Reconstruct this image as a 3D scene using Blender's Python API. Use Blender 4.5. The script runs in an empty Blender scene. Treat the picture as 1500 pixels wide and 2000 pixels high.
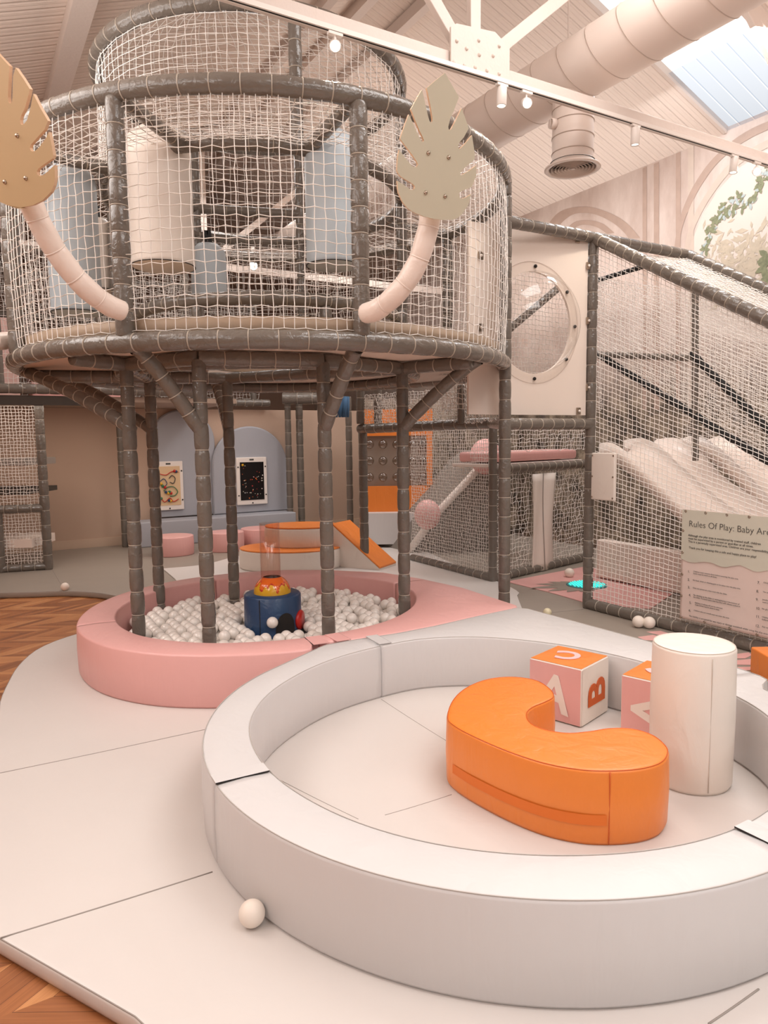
import bpy, bmesh, math, random
import numpy as np
from mathutils import Vector, Matrix
random.seed(7); rng=np.random.default_rng(7)
PI=math.pi
SC=bpy.context.scene; COL=SC.collection
# ------------------------------------------------------------------ camera
FPX,PIT,ROL,HC=1400.,.1022,-.0129,1.5
Fw=np.array([0,math.cos(PIT),-math.sin(PIT)]); Uw=np.array([0,math.sin(PIT),math.cos(PIT)]); Xw=np.array([1.,0,0])
CX=Xw*math.cos(ROL)+Uw*math.sin(ROL); CU=Uw*math.cos(ROL)-Xw*math.sin(ROL)
cam=bpy.data.cameras.new('camera'); camo=bpy.data.objects.new('camera',cam); COL.objects.link(camo)
m=Matrix.Identity(4)
for i in range(3):
    m[i][0]=CX[i]; m[i][1]=CU[i]; m[i][2]=-Fw[i]
m[2][3]=HC; camo.matrix_world=m
cam.sensor_fit='VERTICAL'; cam.sensor_height=24; cam.lens=24*FPX/2000; cam.clip_end=100; cam.clip_start=.05
SC.camera=camo
# ------------------------------------------------------------------ light
w=bpy.data.worlds.new('sky'); SC.world=w; w.use_nodes=True
bg=w.node_tree.nodes['Background']; bg.inputs[0].default_value=(1,.98,.965,1); bg.inputs[1].default_value=1
wn_=w.node_tree.nodes; wl_=w.node_tree.links
tc_=wn_.new('ShaderNodeTexCoord'); sx_=wn_.new('ShaderNodeSeparateXYZ'); mr_=wn_.new('ShaderNodeMapRange')   # overcast sky, brighter high up
wl_.new(tc_.outputs['Generated'],sx_.inputs[0]); wl_.new(sx_.outputs[2],mr_.inputs[0]); mr_.inputs[1].default_value=.2; mr_.inputs[2].default_value=.5; mr_.inputs[3].default_value=.26; mr_.inputs[4].default_value=1.5
wl_.new(mr_.outputs[0],bg.inputs[1])
SC.view_settings.view_transform='Standard'; SC.view_settings.look='None'; SC.view_settings.exposure=0.17; SC.view_settings.gamma=1
SC.view_settings.use_curve_mapping=False
AX=np.array([-.5075,.8616,0]); BX=np.array([.8616,.5075,0])     # hall axes: along the ridge, along the trusses
def UV(u,v,z=0): return BX*u+AX*v+np.array([0,0,z])
HANG=math.atan2(.5075,.8616)
def area(loc,size,power,col,rot=(0,0,0),sy=None):  # one lamp for the skylight, the others unseen fills added for brightness
    l=bpy.data.lights.new('daylight_and_fill','AREA'); l.energy=power; l.color=col; l.size=size
    if sy: l.shape='RECTANGLE'; l.size_y=sy
    o=bpy.data.objects.new('daylight_and_fill',l); o.location=loc; o.rotation_euler=rot; COL.objects.link(o); return o
area(tuple(UV(2.2,-.3,4.9)),3.2,122,(1,.98,.965),(0,0,HANG),2.2)  # unseen panel added under the closed roof, lights the foreground from above
area(tuple(UV(3.6,2.6,5.2)),2.6,72,(1,.975,.955),(0,0,HANG),1.4)  # added overhead fill between camera and near truss, no fitting there
area(tuple(UV(6.0,4.7,5.0)),1.0,60,(.97,.98,1),(0,math.radians(-10),HANG),2.0)
area(tuple(UV(5.3,8.5,4.7)),2.2,75,(1,.965,.94),(0,0,HANG),3.0)  # added overhead fill for the rear of the right frame
area(tuple(UV(2.4,8.7,4.9)),2.0,70,(1,.96,.93),(0,0,HANG),2.5)  # added overhead fill behind the tower
area(tuple(UV(-.6,4.6,3.2)),1.6,60,(1,.96,.93),(PI,0,HANG),3.0)  # added uplight outside the view, lifts the dark left ceiling
area(tuple(UV(-1.8,1.6,3.5)),1.6,42,(1,.965,.94),(0,math.radians(-52),HANG),2.4)  # added side fill aimed at the banner and right frame
area(tuple(UV(-1.2,4.8,3.9)),1.6,60,(1,.96,.93),(0,math.radians(-35),HANG),3.0)  # added tilted fill from the left, toward the tower
area(tuple(UV(1.5,-2.6,2.6)),2.5,62,(1,.965,.94),(PI,0,HANG),2.5)  # added uplight behind the camera to brighten the ceiling
area(tuple(UV(6.4,2.0,3.4)),1.0,34,(1,.965,.94),(PI,0,HANG),2.0)  # added uplight for the right roof slope
area(tuple(UV(6.4,7.0,3.0)),1.2,30,(1,.965,.94),(PI,0,HANG),3.0)  # added uplight further back along the right wall
area(tuple(UV(1.6,9.6,1.93)),3.2,16,(1,.86,.74),(0,0,HANG),1.2)  # added warm fill under the upper deck, no lamp modelled
# ------------------------------------------------------------------ pixel -> world for laying out
def ray(px,py): return (px-750)*CX-(py-1000)*CU+FPX*Fw
C0=np.array([0,0,HC])
def Z(px,py,z): d=ray(px,py); return C0+d*((z-HC)/d[2])
def D(px,py,y): d=ray(px,py); return C0+d*(y/d[1])
def onU(px,py,u): d=ray(px,py); return C0+d*(u/(d@BX))
def onV(px,py,v): d=ray(px,py); return C0+d*(v/(d@AX))
# ------------------------------------------------------------------ materials
def lin(c): return tuple((x/255/12.92 if x/255<=.04045 else ((x/255+.055)/1.055)**2.4) for x in c)+(1,)
def mat(name,rgb,rough=.5,metal=0,bump=0,bscale=8,bstretch=(1,1,1),var=0,vscale=3,spec=.5,coat=0,coord='Object',**k):
    M=bpy.data.materials.new(name); M.use_nodes=True; nt=M.node_tree; N=nt.nodes; L=nt.links; b=N['Principled BSDF']
    b.inputs['Base Color'].default_value=lin(rgb); b.inputs['Roughness'].default_value=rough; b.inputs['Metallic'].default_value=metal
    b.inputs['Specular IOR Level'].default_value=spec; b.inputs['Coat Weight'].default_value=coat
    tc=N.new('ShaderNodeTexCoord')
    if var:
        n=N.new('ShaderNodeTexNoise'); n.inputs['Scale'].default_value=vscale; n.inputs['Detail'].default_value=4
        L.new(tc.outputs[coord],n.inputs['Vector'])
        mx=N.new('ShaderNodeMix'); mx.data_type='RGBA'
        c=np.array(rgb,float); mx.inputs[6].default_value=lin(tuple(np.clip(c*(1-var),0,255))); mx.inputs[7].default_value=lin(tuple(np.clip(c*(1+var),0,255)))
        L.new(n.outputs['Fac'],mx.inputs[0]); L.new(mx.outputs[2],b.inputs['Base Color'])
    if bump:
        mp=N.new('ShaderNodeMapping'); mp.inputs['Scale'].default_value=bstretch; L.new(tc.outputs[coord],mp.inputs[0])
        n=N.new('ShaderNodeTexNoise'); n.inputs['Scale'].default_value=bscale; n.inputs['Detail'].default_value=3; n.inputs['Distortion'].default_value=.6
        L.new(mp.outputs[0],n.inputs['Vector']); bp=N.new('ShaderNodeBump'); bp.inputs['Strength'].default_value=bump; bp.inputs['Distance'].default_value=.02
        L.new(n.outputs['Fac'],bp.inputs['Height']); L.new(bp.outputs[0],b.inputs['Normal'])
    return M
def emis(name,rgb,s):
    M=mat(name,rgb); b=M.node_tree.nodes['Principled BSDF']; b.inputs['Emission Color'].default_value=lin(rgb); b.inputs['Emission Strength'].default_value=s; return M
VF=(1,1,.25)
m_post=mat('taupe_vinyl',(110,102,94),.2,bump=.5,bscale=20,var=.05,vscale=4,coat=.25)
m_tie=mat('cable_tie',(176,164,150),.4)
m_net=mat('net_cord',(253,247,241),.8)
m_grey=mat('pale_grey_vinyl',(212,209,208),.42,bump=.28,bscale=9,bstretch=VF,var=.012,vscale=2)
m_mat=mat('play_mat_vinyl',(212,205,200),.45,bump=.22,bscale=5,var=.018,vscale=1.6)
m_taupe=mat('taupe_mat_vinyl',(150,139,128),.5,bump=.15,bscale=4,var=.02)
m_edge=mat('mat_edge_vinyl',(190,170,148),.5,bump=.3,bscale=10)
m_seam=mat('seam_thread',(156,147,140),.8)
m_rim=mat('ring_piping',(188,181,175),.6)
m_pink=mat('pink_vinyl',(228,173,168),.42,bump=.3,bscale=9,bstretch=VF,var=.015)
m_orange=mat('orange_vinyl',(234,134,56),.34,bump=.35,bscale=11,bstretch=(1,1,.35),var=.015)
m_orangeL=mat('deep_orange_vinyl',(205,92,28),.4)
m_cream=mat('cream_vinyl',(236,226,216),.42,bump=.4,bscale=9,bstretch=(1,1,.5),var=.01)
m_white=mat('white_sheet',(238,228,220),.4)
m_pale=mat('white_vinyl_tube',(240,224,213),.3,bump=.3,bscale=14)
m_blue=mat('pale_blue_vinyl',(186,197,204),.4,bump=.25,bscale=8,bstretch=(1,1,.3))
m_navy=mat('navy_vinyl',(45,72,108),.3,bump=.25,bscale=14)
m_yel=mat('yellow_gloss',(232,176,40),.15,coat=.6)
m_ora=mat('lava_orange_gloss',(238,112,40),.15,coat=.6)
m_red=mat('red_gloss',(196,40,34),.3)
m_black=mat('black_webbing',(22,20,20),.7)
m_dark=mat('dark_gap',(40,36,34),.9)
m_ball=mat('pearl_ball',(244,236,228),.2,spec=.6,coat=.4)
m_ballm=mat('matt_ball',(238,226,214),.45)
m_steel=mat('painted_steel',(218,203,193),.5,bump=.12,bscale=30)
m_duct=mat('painted_duct',(230,214,203),.45)
m_ductl=mat('duct_seam',(198,180,167),.6)
m_leafA=mat('sage_board',(200,195,174),.42,var=.015); m_leafB=mat('tan_board',(188,160,122),.42,var=.02); m_ply=mat('plywood_edge',(214,180,148),.6)
m_metal=mat('bolt_metal',(180,165,150),.3,metal=1)
m_gblue=mat('blue_grey_padding',(170,171,178),.55,bump=.2,bscale=4)
m_wallp=mat('pink_beige_paint',(196,168,148),.7,var=.02,vscale=1)
m_skirt=mat('skirting_paint',(206,180,158),.6)
m_fascia=mat('dark_fascia',(70,62,55),.7)
m_text=mat('banner_ink',(70,68,64),.7)
m_bpink=mat('banner_pink',(228,208,200),.5,bump=.2,bscale=5); m_bgreen=mat('banner_sage',(208,205,190),.5,bump=.2,bscale=5)
m_lens=emis('lamp_lens',(255,236,214),9)
m_lensd=emis('lamp_lens_soft',(255,236,220),2.2)
m_led=emis('cyan_led',(70,225,215),.8); m_ledb=mat('led_base',(40,130,135),.3)
m_brown=mat('bag_belt',(168,146,124),.5,bump=.3,bscale=9)
def glassy(name,rgb,lo,hi,rough=.04):
    M=bpy.data.materials.new(name); M.use_nodes=True; nt=M.node_tree; N=nt.nodes; L=nt.links; N.clear()
    o=N.new('ShaderNodeOutputMaterial'); a=N.new('ShaderNodeBsdfTransparent'); a.inputs[0].default_value=lin(rgb)
    g=N.new('ShaderNodeBsdfGlossy'); g.inputs['Roughness'].default_value=rough; f=N.new('ShaderNodeLayerWeight'); f.inputs[0].default_value=.5
    p=N.new('ShaderNodeMath'); p.operation='POWER'; p.inputs[1].default_value=4; L.new(f.outputs['Facing'],p.inputs[0])
    mu=N.new('ShaderNodeMapRange'); mu.inputs[3].default_value=lo; mu.inputs[4].default_value=hi
    L.new(p.outputs[0],mu.inputs[0]); x=N.new('ShaderNodeMixShader'); L.new(mu.outputs[0],x.inputs[0]); L.new(a.outputs[0],x.inputs[1]); L.new(g.outputs[0],x.inputs[2]); L.new(x.outputs[0],o.inputs[0]); return M
m_bub=glassy('clear_bubble_plastic',(226,218,210),.12,.6); m_dome=glassy('clear_dome',(253,252,251),.05,.4); m_tube=glassy('clear_tube',(252,244,240),.05,.35); m_sky=glassy('blue_skylight_sheet',(226,232,240),.0,.03,.3)
def corrugated():
    M=mat('corrugated_ceiling',(232,216,204),.55); nt=M.node_tree; N=nt.nodes; L=nt.links; b=N['Principled BSDF']
    tc=N.new('ShaderNodeTexCoord'); sp=N.new('ShaderNodeSeparateXYZ'); L.new(tc.outputs['UV'],sp.inputs[0])
    def math_(op,a,bv):
        n=N.new('ShaderNodeMath'); n.operation=op
        if hasattr(a,'links'): L.new(a,n.inputs[0])
        else: n.inputs[0].default_value=a
        n.inputs[1].default_value=bv; return n.outputs[0]
    f=math_('FRACT',math_('MULTIPLY',sp.outputs[0],1/.13),0)
    r=N.new('ShaderNodeValToRGB'); L.new(f,r.inputs[0]); e=r.color_ramp.elements; e[0].position=0; e[0].color=(0,0,0,1); e[1].position=.1; e[1].color=(1,1,1,1)
    for p,v in ((.22,1),(.32,.15),(.6,.15),(.66,.4),(.72,.15),(.9,0)):
        q=e.new(p); q.color=(v,v,v,1)
    bp=N.new('ShaderNodeBump'); bp.inputs['Strength'].default_value=.5; bp.inputs['Distance'].default_value=.02
    L.new(r.outputs[0],bp.inputs['Height']); L.new(bp.outputs[0],b.inputs['Normal']); return M
m_ceil=corrugated()
def wood():
    M=mat('herringbone_wood',(150,90,52),.38); nt=M.node_tree; N=nt.nodes; L=nt.links; b=N['Principled BSDF']
    tc=N.new('ShaderNodeTexCoord'); sp=N.new('ShaderNodeSeparateXYZ')
    mp=N.new('ShaderNodeMapping'); mp.inputs['Rotation'].default_value=(0,0,math.radians(58)); L.new(tc.outputs['Object'],mp.inputs[0]); L.new(mp.outputs[0],sp.inputs[0])
    def ma(op,a,c=0.):
        n=N.new('ShaderNodeMath'); n.operation=op
        for i,q in enumerate((a,c)):
            if hasattr(q,'links'): L.new(q,n.inputs[i])
            else: n.inputs[i].default_value=q
        return n.outputs[0]
    W=.42; fx=ma('DIVIDE',sp.outputs[0],W); tri=ma('ABSOLUTE',ma('SUBTRACT',ma('FRACT',fx),.5))
    yy=ma('DIVIDE',ma('ADD',sp.outputs[1],ma('MULTIPLY',tri,W*1.6)),.105)
    col=ma('FLOOR',ma('MULTIPLY',fx,2)); row=ma('FLOOR',yy)
    cb=N.new('ShaderNodeCombineXYZ'); L.new(col,cb.inputs[0]); L.new(row,cb.inputs[1])
    wn=N.new('ShaderNodeTexWhiteNoise'); wn.noise_dimensions='3D'; L.new(cb.outputs[0],wn.inputs['Vector'])
    cb2=N.new('ShaderNodeCombineXYZ'); L.new(ma('MULTIPLY',fx,1.5),cb2.inputs[0]); L.new(ma('MULTIPLY',yy,5),cb2.inputs[1]); L.new(ma('MULTIPLY',wn.outputs[0],9),cb2.inputs[2])
    ns=N.new('ShaderNodeTexNoise'); ns.inputs['Scale'].default_value=2; ns.inputs['Detail'].default_value=5; L.new(cb2.outputs[0],ns.inputs['Vector'])
    mixf=ma('ADD',ma('MULTIPLY',wn.outputs[0],.55),ma('MULTIPLY',ns.outputs['Fac'],.5))
    r=N.new('ShaderNodeValToRGB'); L.new(mixf,r.inputs[0]); e=r.color_ramp.elements
    e[0].position=.15; e[0].color=lin((122,72,42)); e[1].position=.95; e[1].color=lin((208,150,98)); q=e.new(.55); q.color=lin((170,108,64))
    gap=ma('LESS_THAN',ma('ABSOLUTE',ma('SUBTRACT',ma('FRACT',yy),.5)),.485)
    mx=N.new('ShaderNodeMix'); mx.data_type='RGBA'; mx.inputs[6].default_value=lin((90,52,32)); L.new(gap,mx.inputs[0]); L.new(r.outputs[0],mx.inputs[7]); L.new(mx.outputs[2],b.inputs['Base Color'])
    return M
m_wood=wood()
def plaster():
    M=mat('mural_plaster',(206,186,174),.75); nt=M.node_tree; N=nt.nodes; L=nt.links; b=N['Principled BSDF']
    tc=N.new('ShaderNodeTexCoord'); mp=N.new('ShaderNodeMapping'); mp.inputs['Scale'].default_value=(1,1,.35); L.new(tc.outputs['Object'],mp.inputs[0])
    n=N.new('ShaderNodeTexNoise'); n.inputs['Scale'].default_value=2.2; n.inputs['Detail'].default_value=7; n.inputs['Roughness'].default_value=.65; L.new(mp.outputs[0],n.inputs['Vector'])
    r=N.new('ShaderNodeValToRGB'); L.new(n.outputs['Fac'],r.inputs[0]); e=r.color_ramp.elements
    e[0].position=.3; e[0].color=lin((180,158,146)); e[1].position=.7; e[1].color=lin((216,200,190))
    # painted woodland below the arches
    n2=N.new('ShaderNodeTexNoise'); n2.inputs['Scale'].default_value=4.5; n2.inputs['Detail'].default_value=8; n2.inputs['Roughness'].default_value=.75; L.new(tc.outputs['Object'],n2.inputs['Vector'])
    r2=N.new('ShaderNodeValToRGB'); L.new(n2.outputs['Fac'],r2.inputs[0]); e=r2.color_ramp.elements
    e[0].position=.38; e[0].color=lin((58,50,42)); e[1].position=.66; e[1].color=lin((176,160,140)); q=e.new(.5); q.color=lin((118,104,88))
    sp=N.new('ShaderNodeSeparateXYZ'); L.new(tc.outputs['Object'],sp.inputs[0])
    ad=N.new('ShaderNodeMath'); ad.operation='MULTIPLY_ADD'; ad.inputs[1].default_value=-1.2; L.new(n.outputs['Fac'],ad.inputs[0]); L.new(sp.outputs[2],ad.inputs[2])
    mr=N.new('ShaderNodeMapRange'); mr.inputs[1].default_value=1.2; mr.inputs[2].default_value=2.1; L.new(ad.outputs[0],mr.inputs[0])
    mx=N.new('ShaderNodeMix'); mx.data_type='RGBA'; L.new(mr.outputs[0],mx.inputs[0]); L.new(r2.outputs[0],mx.inputs[6]); L.new(r.outputs[0],mx.inputs[7]); L.new(mx.outputs[2],b.inputs['Base Color'])
    return M
m_mural=plaster()
m_band=mat('mural_band',(174,150,136),.8,var=.06,vscale=9); m_bandl=mat('mural_pale_band',(196,178,164),.8,var=.05,vscale=9)
m_vine=mat('mural_leaf',(124,126,98),.8,var=.25,vscale=30); m_vineb=mat('mural_flower',(168,178,176),.8,var=.1,vscale=30)
m_bush=mat('mural_bush',(190,176,156),.8,var=.08,vscale=14); m_skyp=mat('mural_light',(214,200,189),.8,var=.02)
# ------------------------------------------------------------------ builders
def obj(name,V,F,mats,parent=None,smooth=True,mi=None):
    me=bpy.data.meshes.new(name); me.from_pydata([tuple(map(float,v)) for v in V],[],[tuple(map(int,f)) for f in F])
    for q in (mats if isinstance(mats,(list,tuple)) else [mats]): me.materials.append(q)
    if mi is not None: me.polygons.foreach_set('material_index',np.array(mi,dtype=np.int32))
    me.polygons.foreach_set('use_smooth',[bool(smooth)]*len(me.polygons)); me.update()
    o=bpy.data.objects.new(name,me); COL.objects.link(o)
    if parent is not None:
        o.parent=parent; o.matrix_parent_inverse=Matrix.Translation(-Vector(parent.location)) if parent.rotation_euler[2]==0 else parent.matrix_basis.inverted()
    return o
def tag(o,label,cat,group=None,kind=None):
    if label: o['label']=label
    if cat: o['category']=cat
    if group: o['group']=group
    if kind: o['kind']=kind
    return o
def thing(name,label,cat,loc=(0,0,0),group=None,kind=None):
    o=bpy.data.objects.new(name,None); o.empty_display_size=.1; COL.objects.link(o); o.location=tuple(map(float,loc)); return tag(o,label,cat,group,kind)
def struct(name,V,F,mats,smooth=False,mi=None): return tag(obj(name,V,F,mats,None,smooth,mi),None,None,kind='structure')
class MB:
    def __init__(s): s.V=[];s.F=[];s.M=[]
    def add(s,V,F,mi=0):
        n=len(s.V); s.V+=[tuple(v) for v in V]; s.F+=[tuple(i+n for i in f) for f in F]; s.M+=[mi]*len(F); return s
    def box(s,c,half,axes=None,mi=0,bev=0):
        c=np.array(c,float); ax=axes or (Xw,np.array([0,1.,0]),np.array([0,0,1.])); ax=[np.array(a,float) for a in ax]
        if not bev:
            V=[c+ax[0]*half[0]*i+ax[1]*half[1]*j+ax[2]*half[2]*k for k in (-1,1) for j in (-1,1) for i in (-1,1)]
            return s.add(V,[(0,2,3,1),(4,5,7,6),(0,1,5,4),(2,6,7,3),(0,4,6,2),(1,3,7,5)],mi)
        bm=bmesh.new(); bmesh.ops.create_cube(bm,size=1)
        for v in bm.verts: v.co=Vector((v.co.x*2*half[0],v.co.y*2*half[1],v.co.z*2*half[2]))
        bmesh.ops.bevel(bm,geom=list(bm.edges),offset=bev,segments=3,affect='EDGES',profile=.6)
        bm.verts.index_update(); V=[c+ax[0]*v.co.x+ax[1]*v.co.y+ax[2]*v.co.z for v in bm.verts]; F=[[v.index for v in f.verts] for f in bm.faces]; bm.free()
        return s.add(V,F,mi)
    def tube(s,pts,r,n=8,mi=0,closed=False,caps=True):
        V,F=tubeVF(pts,r,n,closed,caps); return s.add(V,F,mi)
    def sphere(s,c,r,nu=12,nv=8,mi=0,sq=(1,1,1)):
        V=[(c[0],c[1],c[2]+r*sq[2])]
        for j in range(1,nv):
            a=PI*j/nv
            V+=[(c[0]+r*sq[0]*math.sin(a)*math.cos(2*PI*i/nu),c[1]+r*sq[1]*math.sin(a)*math.sin(2*PI*i/nu),c[2]+r*sq[2]*math.cos(a)) for i in range(nu)]
        V.append((c[0],c[1],c[2]-r*sq[2])); F=[(0,1+i,1+(i+1)%nu) for i in range(nu)]
        for j in range(nv-2): F+=[(1+j*nu+i,1+(j+1)*nu+i,1+(j+1)*nu+(i+1)%nu,1+j*nu+(i+1)%nu) for i in range(nu)]
        b=1+(nv-2)*nu; F+=[(b+i,len(V)-1,b+(i+1)%nu) for i in range(nu)]
        return s.add(V,F,mi)
    def lathe(s,c,prof,n=32,mi=0,axis=None,a0=0,a1=2*PI):
        c=np.array(c,float); ax=np.array(axis if axis is not None else (0,0,1.),float); ax/=np.linalg.norm(ax)
        t=Xw if abs(ax[0])<.9 else np.array([0,1.,0]); e1=np.cross(t,ax); e1/=np.linalg.norm(e1); e2=np.cross(ax,e1)
        full=abs(a1-a0-2*PI)<1e-6; k=n if full else n+1; V=[]
        for (r,z) in prof:
            V+=[c+e1*r*math.cos(a0+(a1-a0)*i/n)+e2*r*math.sin(a0+(a1-a0)*i/n)+ax*z for i in range(k)]
        F=[]
        for j in range(len(prof)-1):
            for i in range(n):
                a=j*k+i; b=j*k+(i+1)%k; F.append((a,b,b+k,a+k))
        if prof[0][0]>1e-5 and full and getattr(s,'cap',True): F.append(tuple(range(k))[::-1])
        if prof[-1][0]>1e-5 and full and getattr(s,'cap',True): F.append(tuple((len(prof)-1)*k+i for i in range(k)))
        return s.add(V,F,mi)
    def obj(s,name,mats,parent=None,smooth=True): return obj(name,s.V,s.F,mats,parent,smooth,s.M)
def frames(P,closed=False):
    P=np.array(P,float); n=len(P)
    T=(np.roll(P,-1,0)-np.roll(P,1,0)) if closed else np.gradient(P,axis=0)
    T/=np.linalg.norm(T,axis=1)[:,None]+1e-12
    a=np.array([0,0,1.]) if abs(T[0][2])<.9 else Xw
    N=np.zeros((n,3)); v=a-T[0]*(a@T[0]); N[0]=v/np.linalg.norm(v)
    for i in range(1,n):
        v=N[i-1]-T[i]*(N[i-1]@T[i]); N[i]=v/np.linalg.norm(v)
    return P,T,N,np.cross(T,N)
def tubeVF(pts,r,n=8,closed=False,caps=True):
    P,T,N,Bn=frames(pts,closed); k=len(P); r=np.broadcast_to(np.array(r,float),(k,))
    a=2*PI*np.arange(n)/n
    V=(P[:,None,:]+r[:,None,None]*(np.cos(a)[None,:,None]*N[:,None,:]+np.sin(a)[None,:,None]*Bn[:,None,:])).reshape(-1,3)
    F=[]
    for j in range(k if closed else k-1):
        b=((j+1)%k)*n
        for i in range(n): F.append((j*n+i,j*n+(i+1)%n,b+(i+1)%n,b+i))
    if caps and not closed: F.append(tuple(range(n))[::-1]); F.append(tuple((k-1)*n+i for i in range(n)))
    return V,F
def resample(P,step=None,n=None,closed=False):
    P=np.array(P,float)
    if closed: P=np.vstack([P,P[:1]])
    L=np.r_[0,np.cumsum(np.linalg.norm(np.diff(P,axis=0),axis=1))]
    k=n if n else max(2,int(round(L[-1]/step))+1)
    t=np.linspace(0,L[-1],k); return np.c_[[np.interp(t,L,P[:,i]) for i in range(P.shape[1])]].T
def spline(P,sub=8,closed=False):
    P=[np.array(p,float) for p in P]; n=len(P); out=[]
    for i in range(n if closed else n-1):
        g=lambda k:P[k%n] if closed else P[min(max(k,0),n-1)]
        p0,p1,p2,p3=g(i-1),g(i),g(i+1),g(i+2)
        for s_ in range(sub):
            t=s_/sub; out.append(.5*((2*p1)+(-p0+p2)*t+(2*p0-5*p1+4*p2-p3)*t*t+(-p0+3*p1-3*p2+p3)*t**3))
    if not closed: out.append(P[-1])
    return np.array(out)
def pad_tube(name,pts,r,parent,seg=.14,closed=False,mats=None,pinch=.13,sides=14,tie=True):
    """a foam-sleeved steel tube laced with ties: pillows between pinched rings"""
    P=np.array(pts,float); Q=np.vstack([P,P[:1]]) if closed else P
    L=float(np.linalg.norm(np.diff(Q,axis=0),axis=1).sum()); ns=max(1,int(round(L/seg)))
    prof=[(0,1-pinch),(.05,1-pinch*.45),(.16,1.0),(.5,1.03),(.84,1.0),(.95,1-pinch*.45)]
    ts=[];rs=[]
    for k in range(ns):
        jit=1+random.uniform(-.025,.025)
        for (t,q) in prof: ts.append((k+t)/ns); rs.append(r*q*(jit if .1<t<.9 else 1))
    if not closed: ts.append(1.); rs.append(r*(1-pinch))
    LL=np.r_[0,np.cumsum(np.linalg.norm(np.diff(Q,axis=0),axis=1))]; tt=np.array(ts)*LL[-1]
    R=np.c_[[np.interp(tt,LL,Q[:,i]) for i in range(3)]].T
    V,F=tubeVF(R,rs,sides,closed); b=MB(); b.add(V,F,0)
    if tie:
        for k in range(0 if closed else 1,ns):
            i=k*len(prof); _,T,_,_=frames(R[max(0,i-1):i+2]); b.cap=False
            b.lathe(R[i],[(r*(1-pinch)*.98,-.0035),(r*(1-pinch)+.0045,-.0025),(r*(1-pinch)+.0045,.0025),(r*(1-pinch)*.98,.0035)],sides,1,axis=T[min(1,len(T)-1)])
    return b.obj(name,mats or [m_post,m_tie],parent)
def net(name,fn,nu,nv,r,parent,wob=.006,closed=False,hexy=0,mt=None):
    """knotted square net over a surface fn(s,t), s,t in 0..1"""
    G=np.array([[fn(i/nu,j/nv) for j in range(nv+1)] for i in range(nu+(0 if closed else 1))],float)
    G+=rng.normal(0,wob,G.shape)
    du=(np.roll(G,-1,0)-np.roll(G,1,0)) if closed else np.gradient(G,axis=0); dv=np.gradient(G,axis=1)
    N=np.cross(du,dv); N/=np.linalg.norm(N,axis=2)[...,None]+1e-9
    if hexy:
        dvn=dv/ (np.linalg.norm(dv,axis=2)[...,None]+1e-9); sg=((np.add.outer(np.arange(G.shape[0]),np.arange(G.shape[1]))%2)*2-1)
        G+=dvn*sg[...,None]*hexy
    V=[];F=[];base=0
    def lines(GG,NN,cl):
        nonlocal base
        a,b,_=GG.shape; T=(np.roll(GG,-1,1)-np.roll(GG,1,1)) if cl else np.gradient(GG,axis=1)
        T/=np.linalg.norm(T,axis=2)[...,None]+1e-9; S=np.cross(T,NN)
        W=np.stack([GG+NN*r,GG+(-.5*NN+.87*S)*r,GG+(-.5*NN-.87*S)*r],2).reshape(-1,3); V.append(W)
        idx=np.arange(a*b*3).reshape(a,b,3)+base; nx=np.roll(idx,-1,1) if cl else idx[:,1:]; ix=idx if cl else idx[:,:-1]
        for k in range(3):
            k2=(k+1)%3; F.append(np.stack([ix[...,k],ix[...,k2],nx[...,k2],nx[...,k]],-1).reshape(-1,4))
        base+=a*b*3
    lines(G,N,False); lines(G.transpose(1,0,2).copy(),N.transpose(1,0,2).copy(),closed)
    V=np.vstack(V);F=np.vstack(F); me=bpy.data.meshes.new(name); me.vertices.add(len(V)); me.vertices.foreach_set('co',V.ravel())
    me.loops.add(len(F)*4); me.loops.foreach_set('vertex_index',F.ravel().astype(np.int32)); me.polygons.add(len(F)); me.polygons.foreach_set('loop_start',np.arange(0,len(F)*4,4,dtype=np.int32)); me.update(calc_edges=True)
    me.materials.append(mt or m_net); me.polygons.foreach_set('use_smooth',[True]*len(F))
    o=bpy.data.objects.new(name,me); COL.objects.link(o)
    if parent is not None: o.parent=parent; o.matrix_parent_inverse=Matrix.Translation(-Vector(parent.location))
    return o
def inset(P,d):
    P=np.array(P,float)[:,:2]; T=np.roll(P,-1,0)-np.roll(P,1,0); T/=np.linalg.norm(T,axis=1)[:,None]+1e-9
    A=.5*np.sum(P[:,0]*np.roll(P[:,1],-1)-np.roll(P[:,0],-1)*P[:,1]); N=np.c_[-T[:,1],T[:,0]]*(1 if A>0 else -1)
    return P+N*d
def prof(z0,z1,b=.016,bulge=.004):
    return [(b*.5,z0),(0,z0+b),(-bulge,(z0+z1)/2),(0,z1-b*.8),(b*.15,z1-b*.35),(b*.55,z1-b*.06),(b*1.3,z1),(b*2.6,z1+.001)]
def cushion(name,P,z0,z1,mats,parent=None,b=.016,bulge=.004,pipe=None,dome=0):
    """upholstered foam block over a plan outline, rounded at the top with a piped seam"""
    P=np.array(P,float)[:,:2]; n=len(P); V=[];F=[]; pr=prof(z0,z1,b,bulge)
    for d,z in pr: V+=[(x,y,z) for x,y in inset(P,d)]
    for j in range(len(pr)-1):
        for i in range(n): F.append((j*n+i,j*n+(i+1)%n,(j+1)*n+(i+1)%n,(j+1)*n+i))
    mb=MB(); mb.add(V,F); mb.F.append(tuple((len(pr)-1)*n+i for i in range(n))); mb.M.append(0)
    mb.F.append(tuple(range(n))[::-1]); mb.M.append(0)
    if pipe is not None: mb.tube([(x,y,z1-.002) for x,y in inset(P,b*.35)],.0022,5,1,closed=True)
    o=mb.obj(name,mats if isinstance(mats,list) else ([mats,pipe] if pipe else [mats]),parent)
    fixn(o); return o
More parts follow.
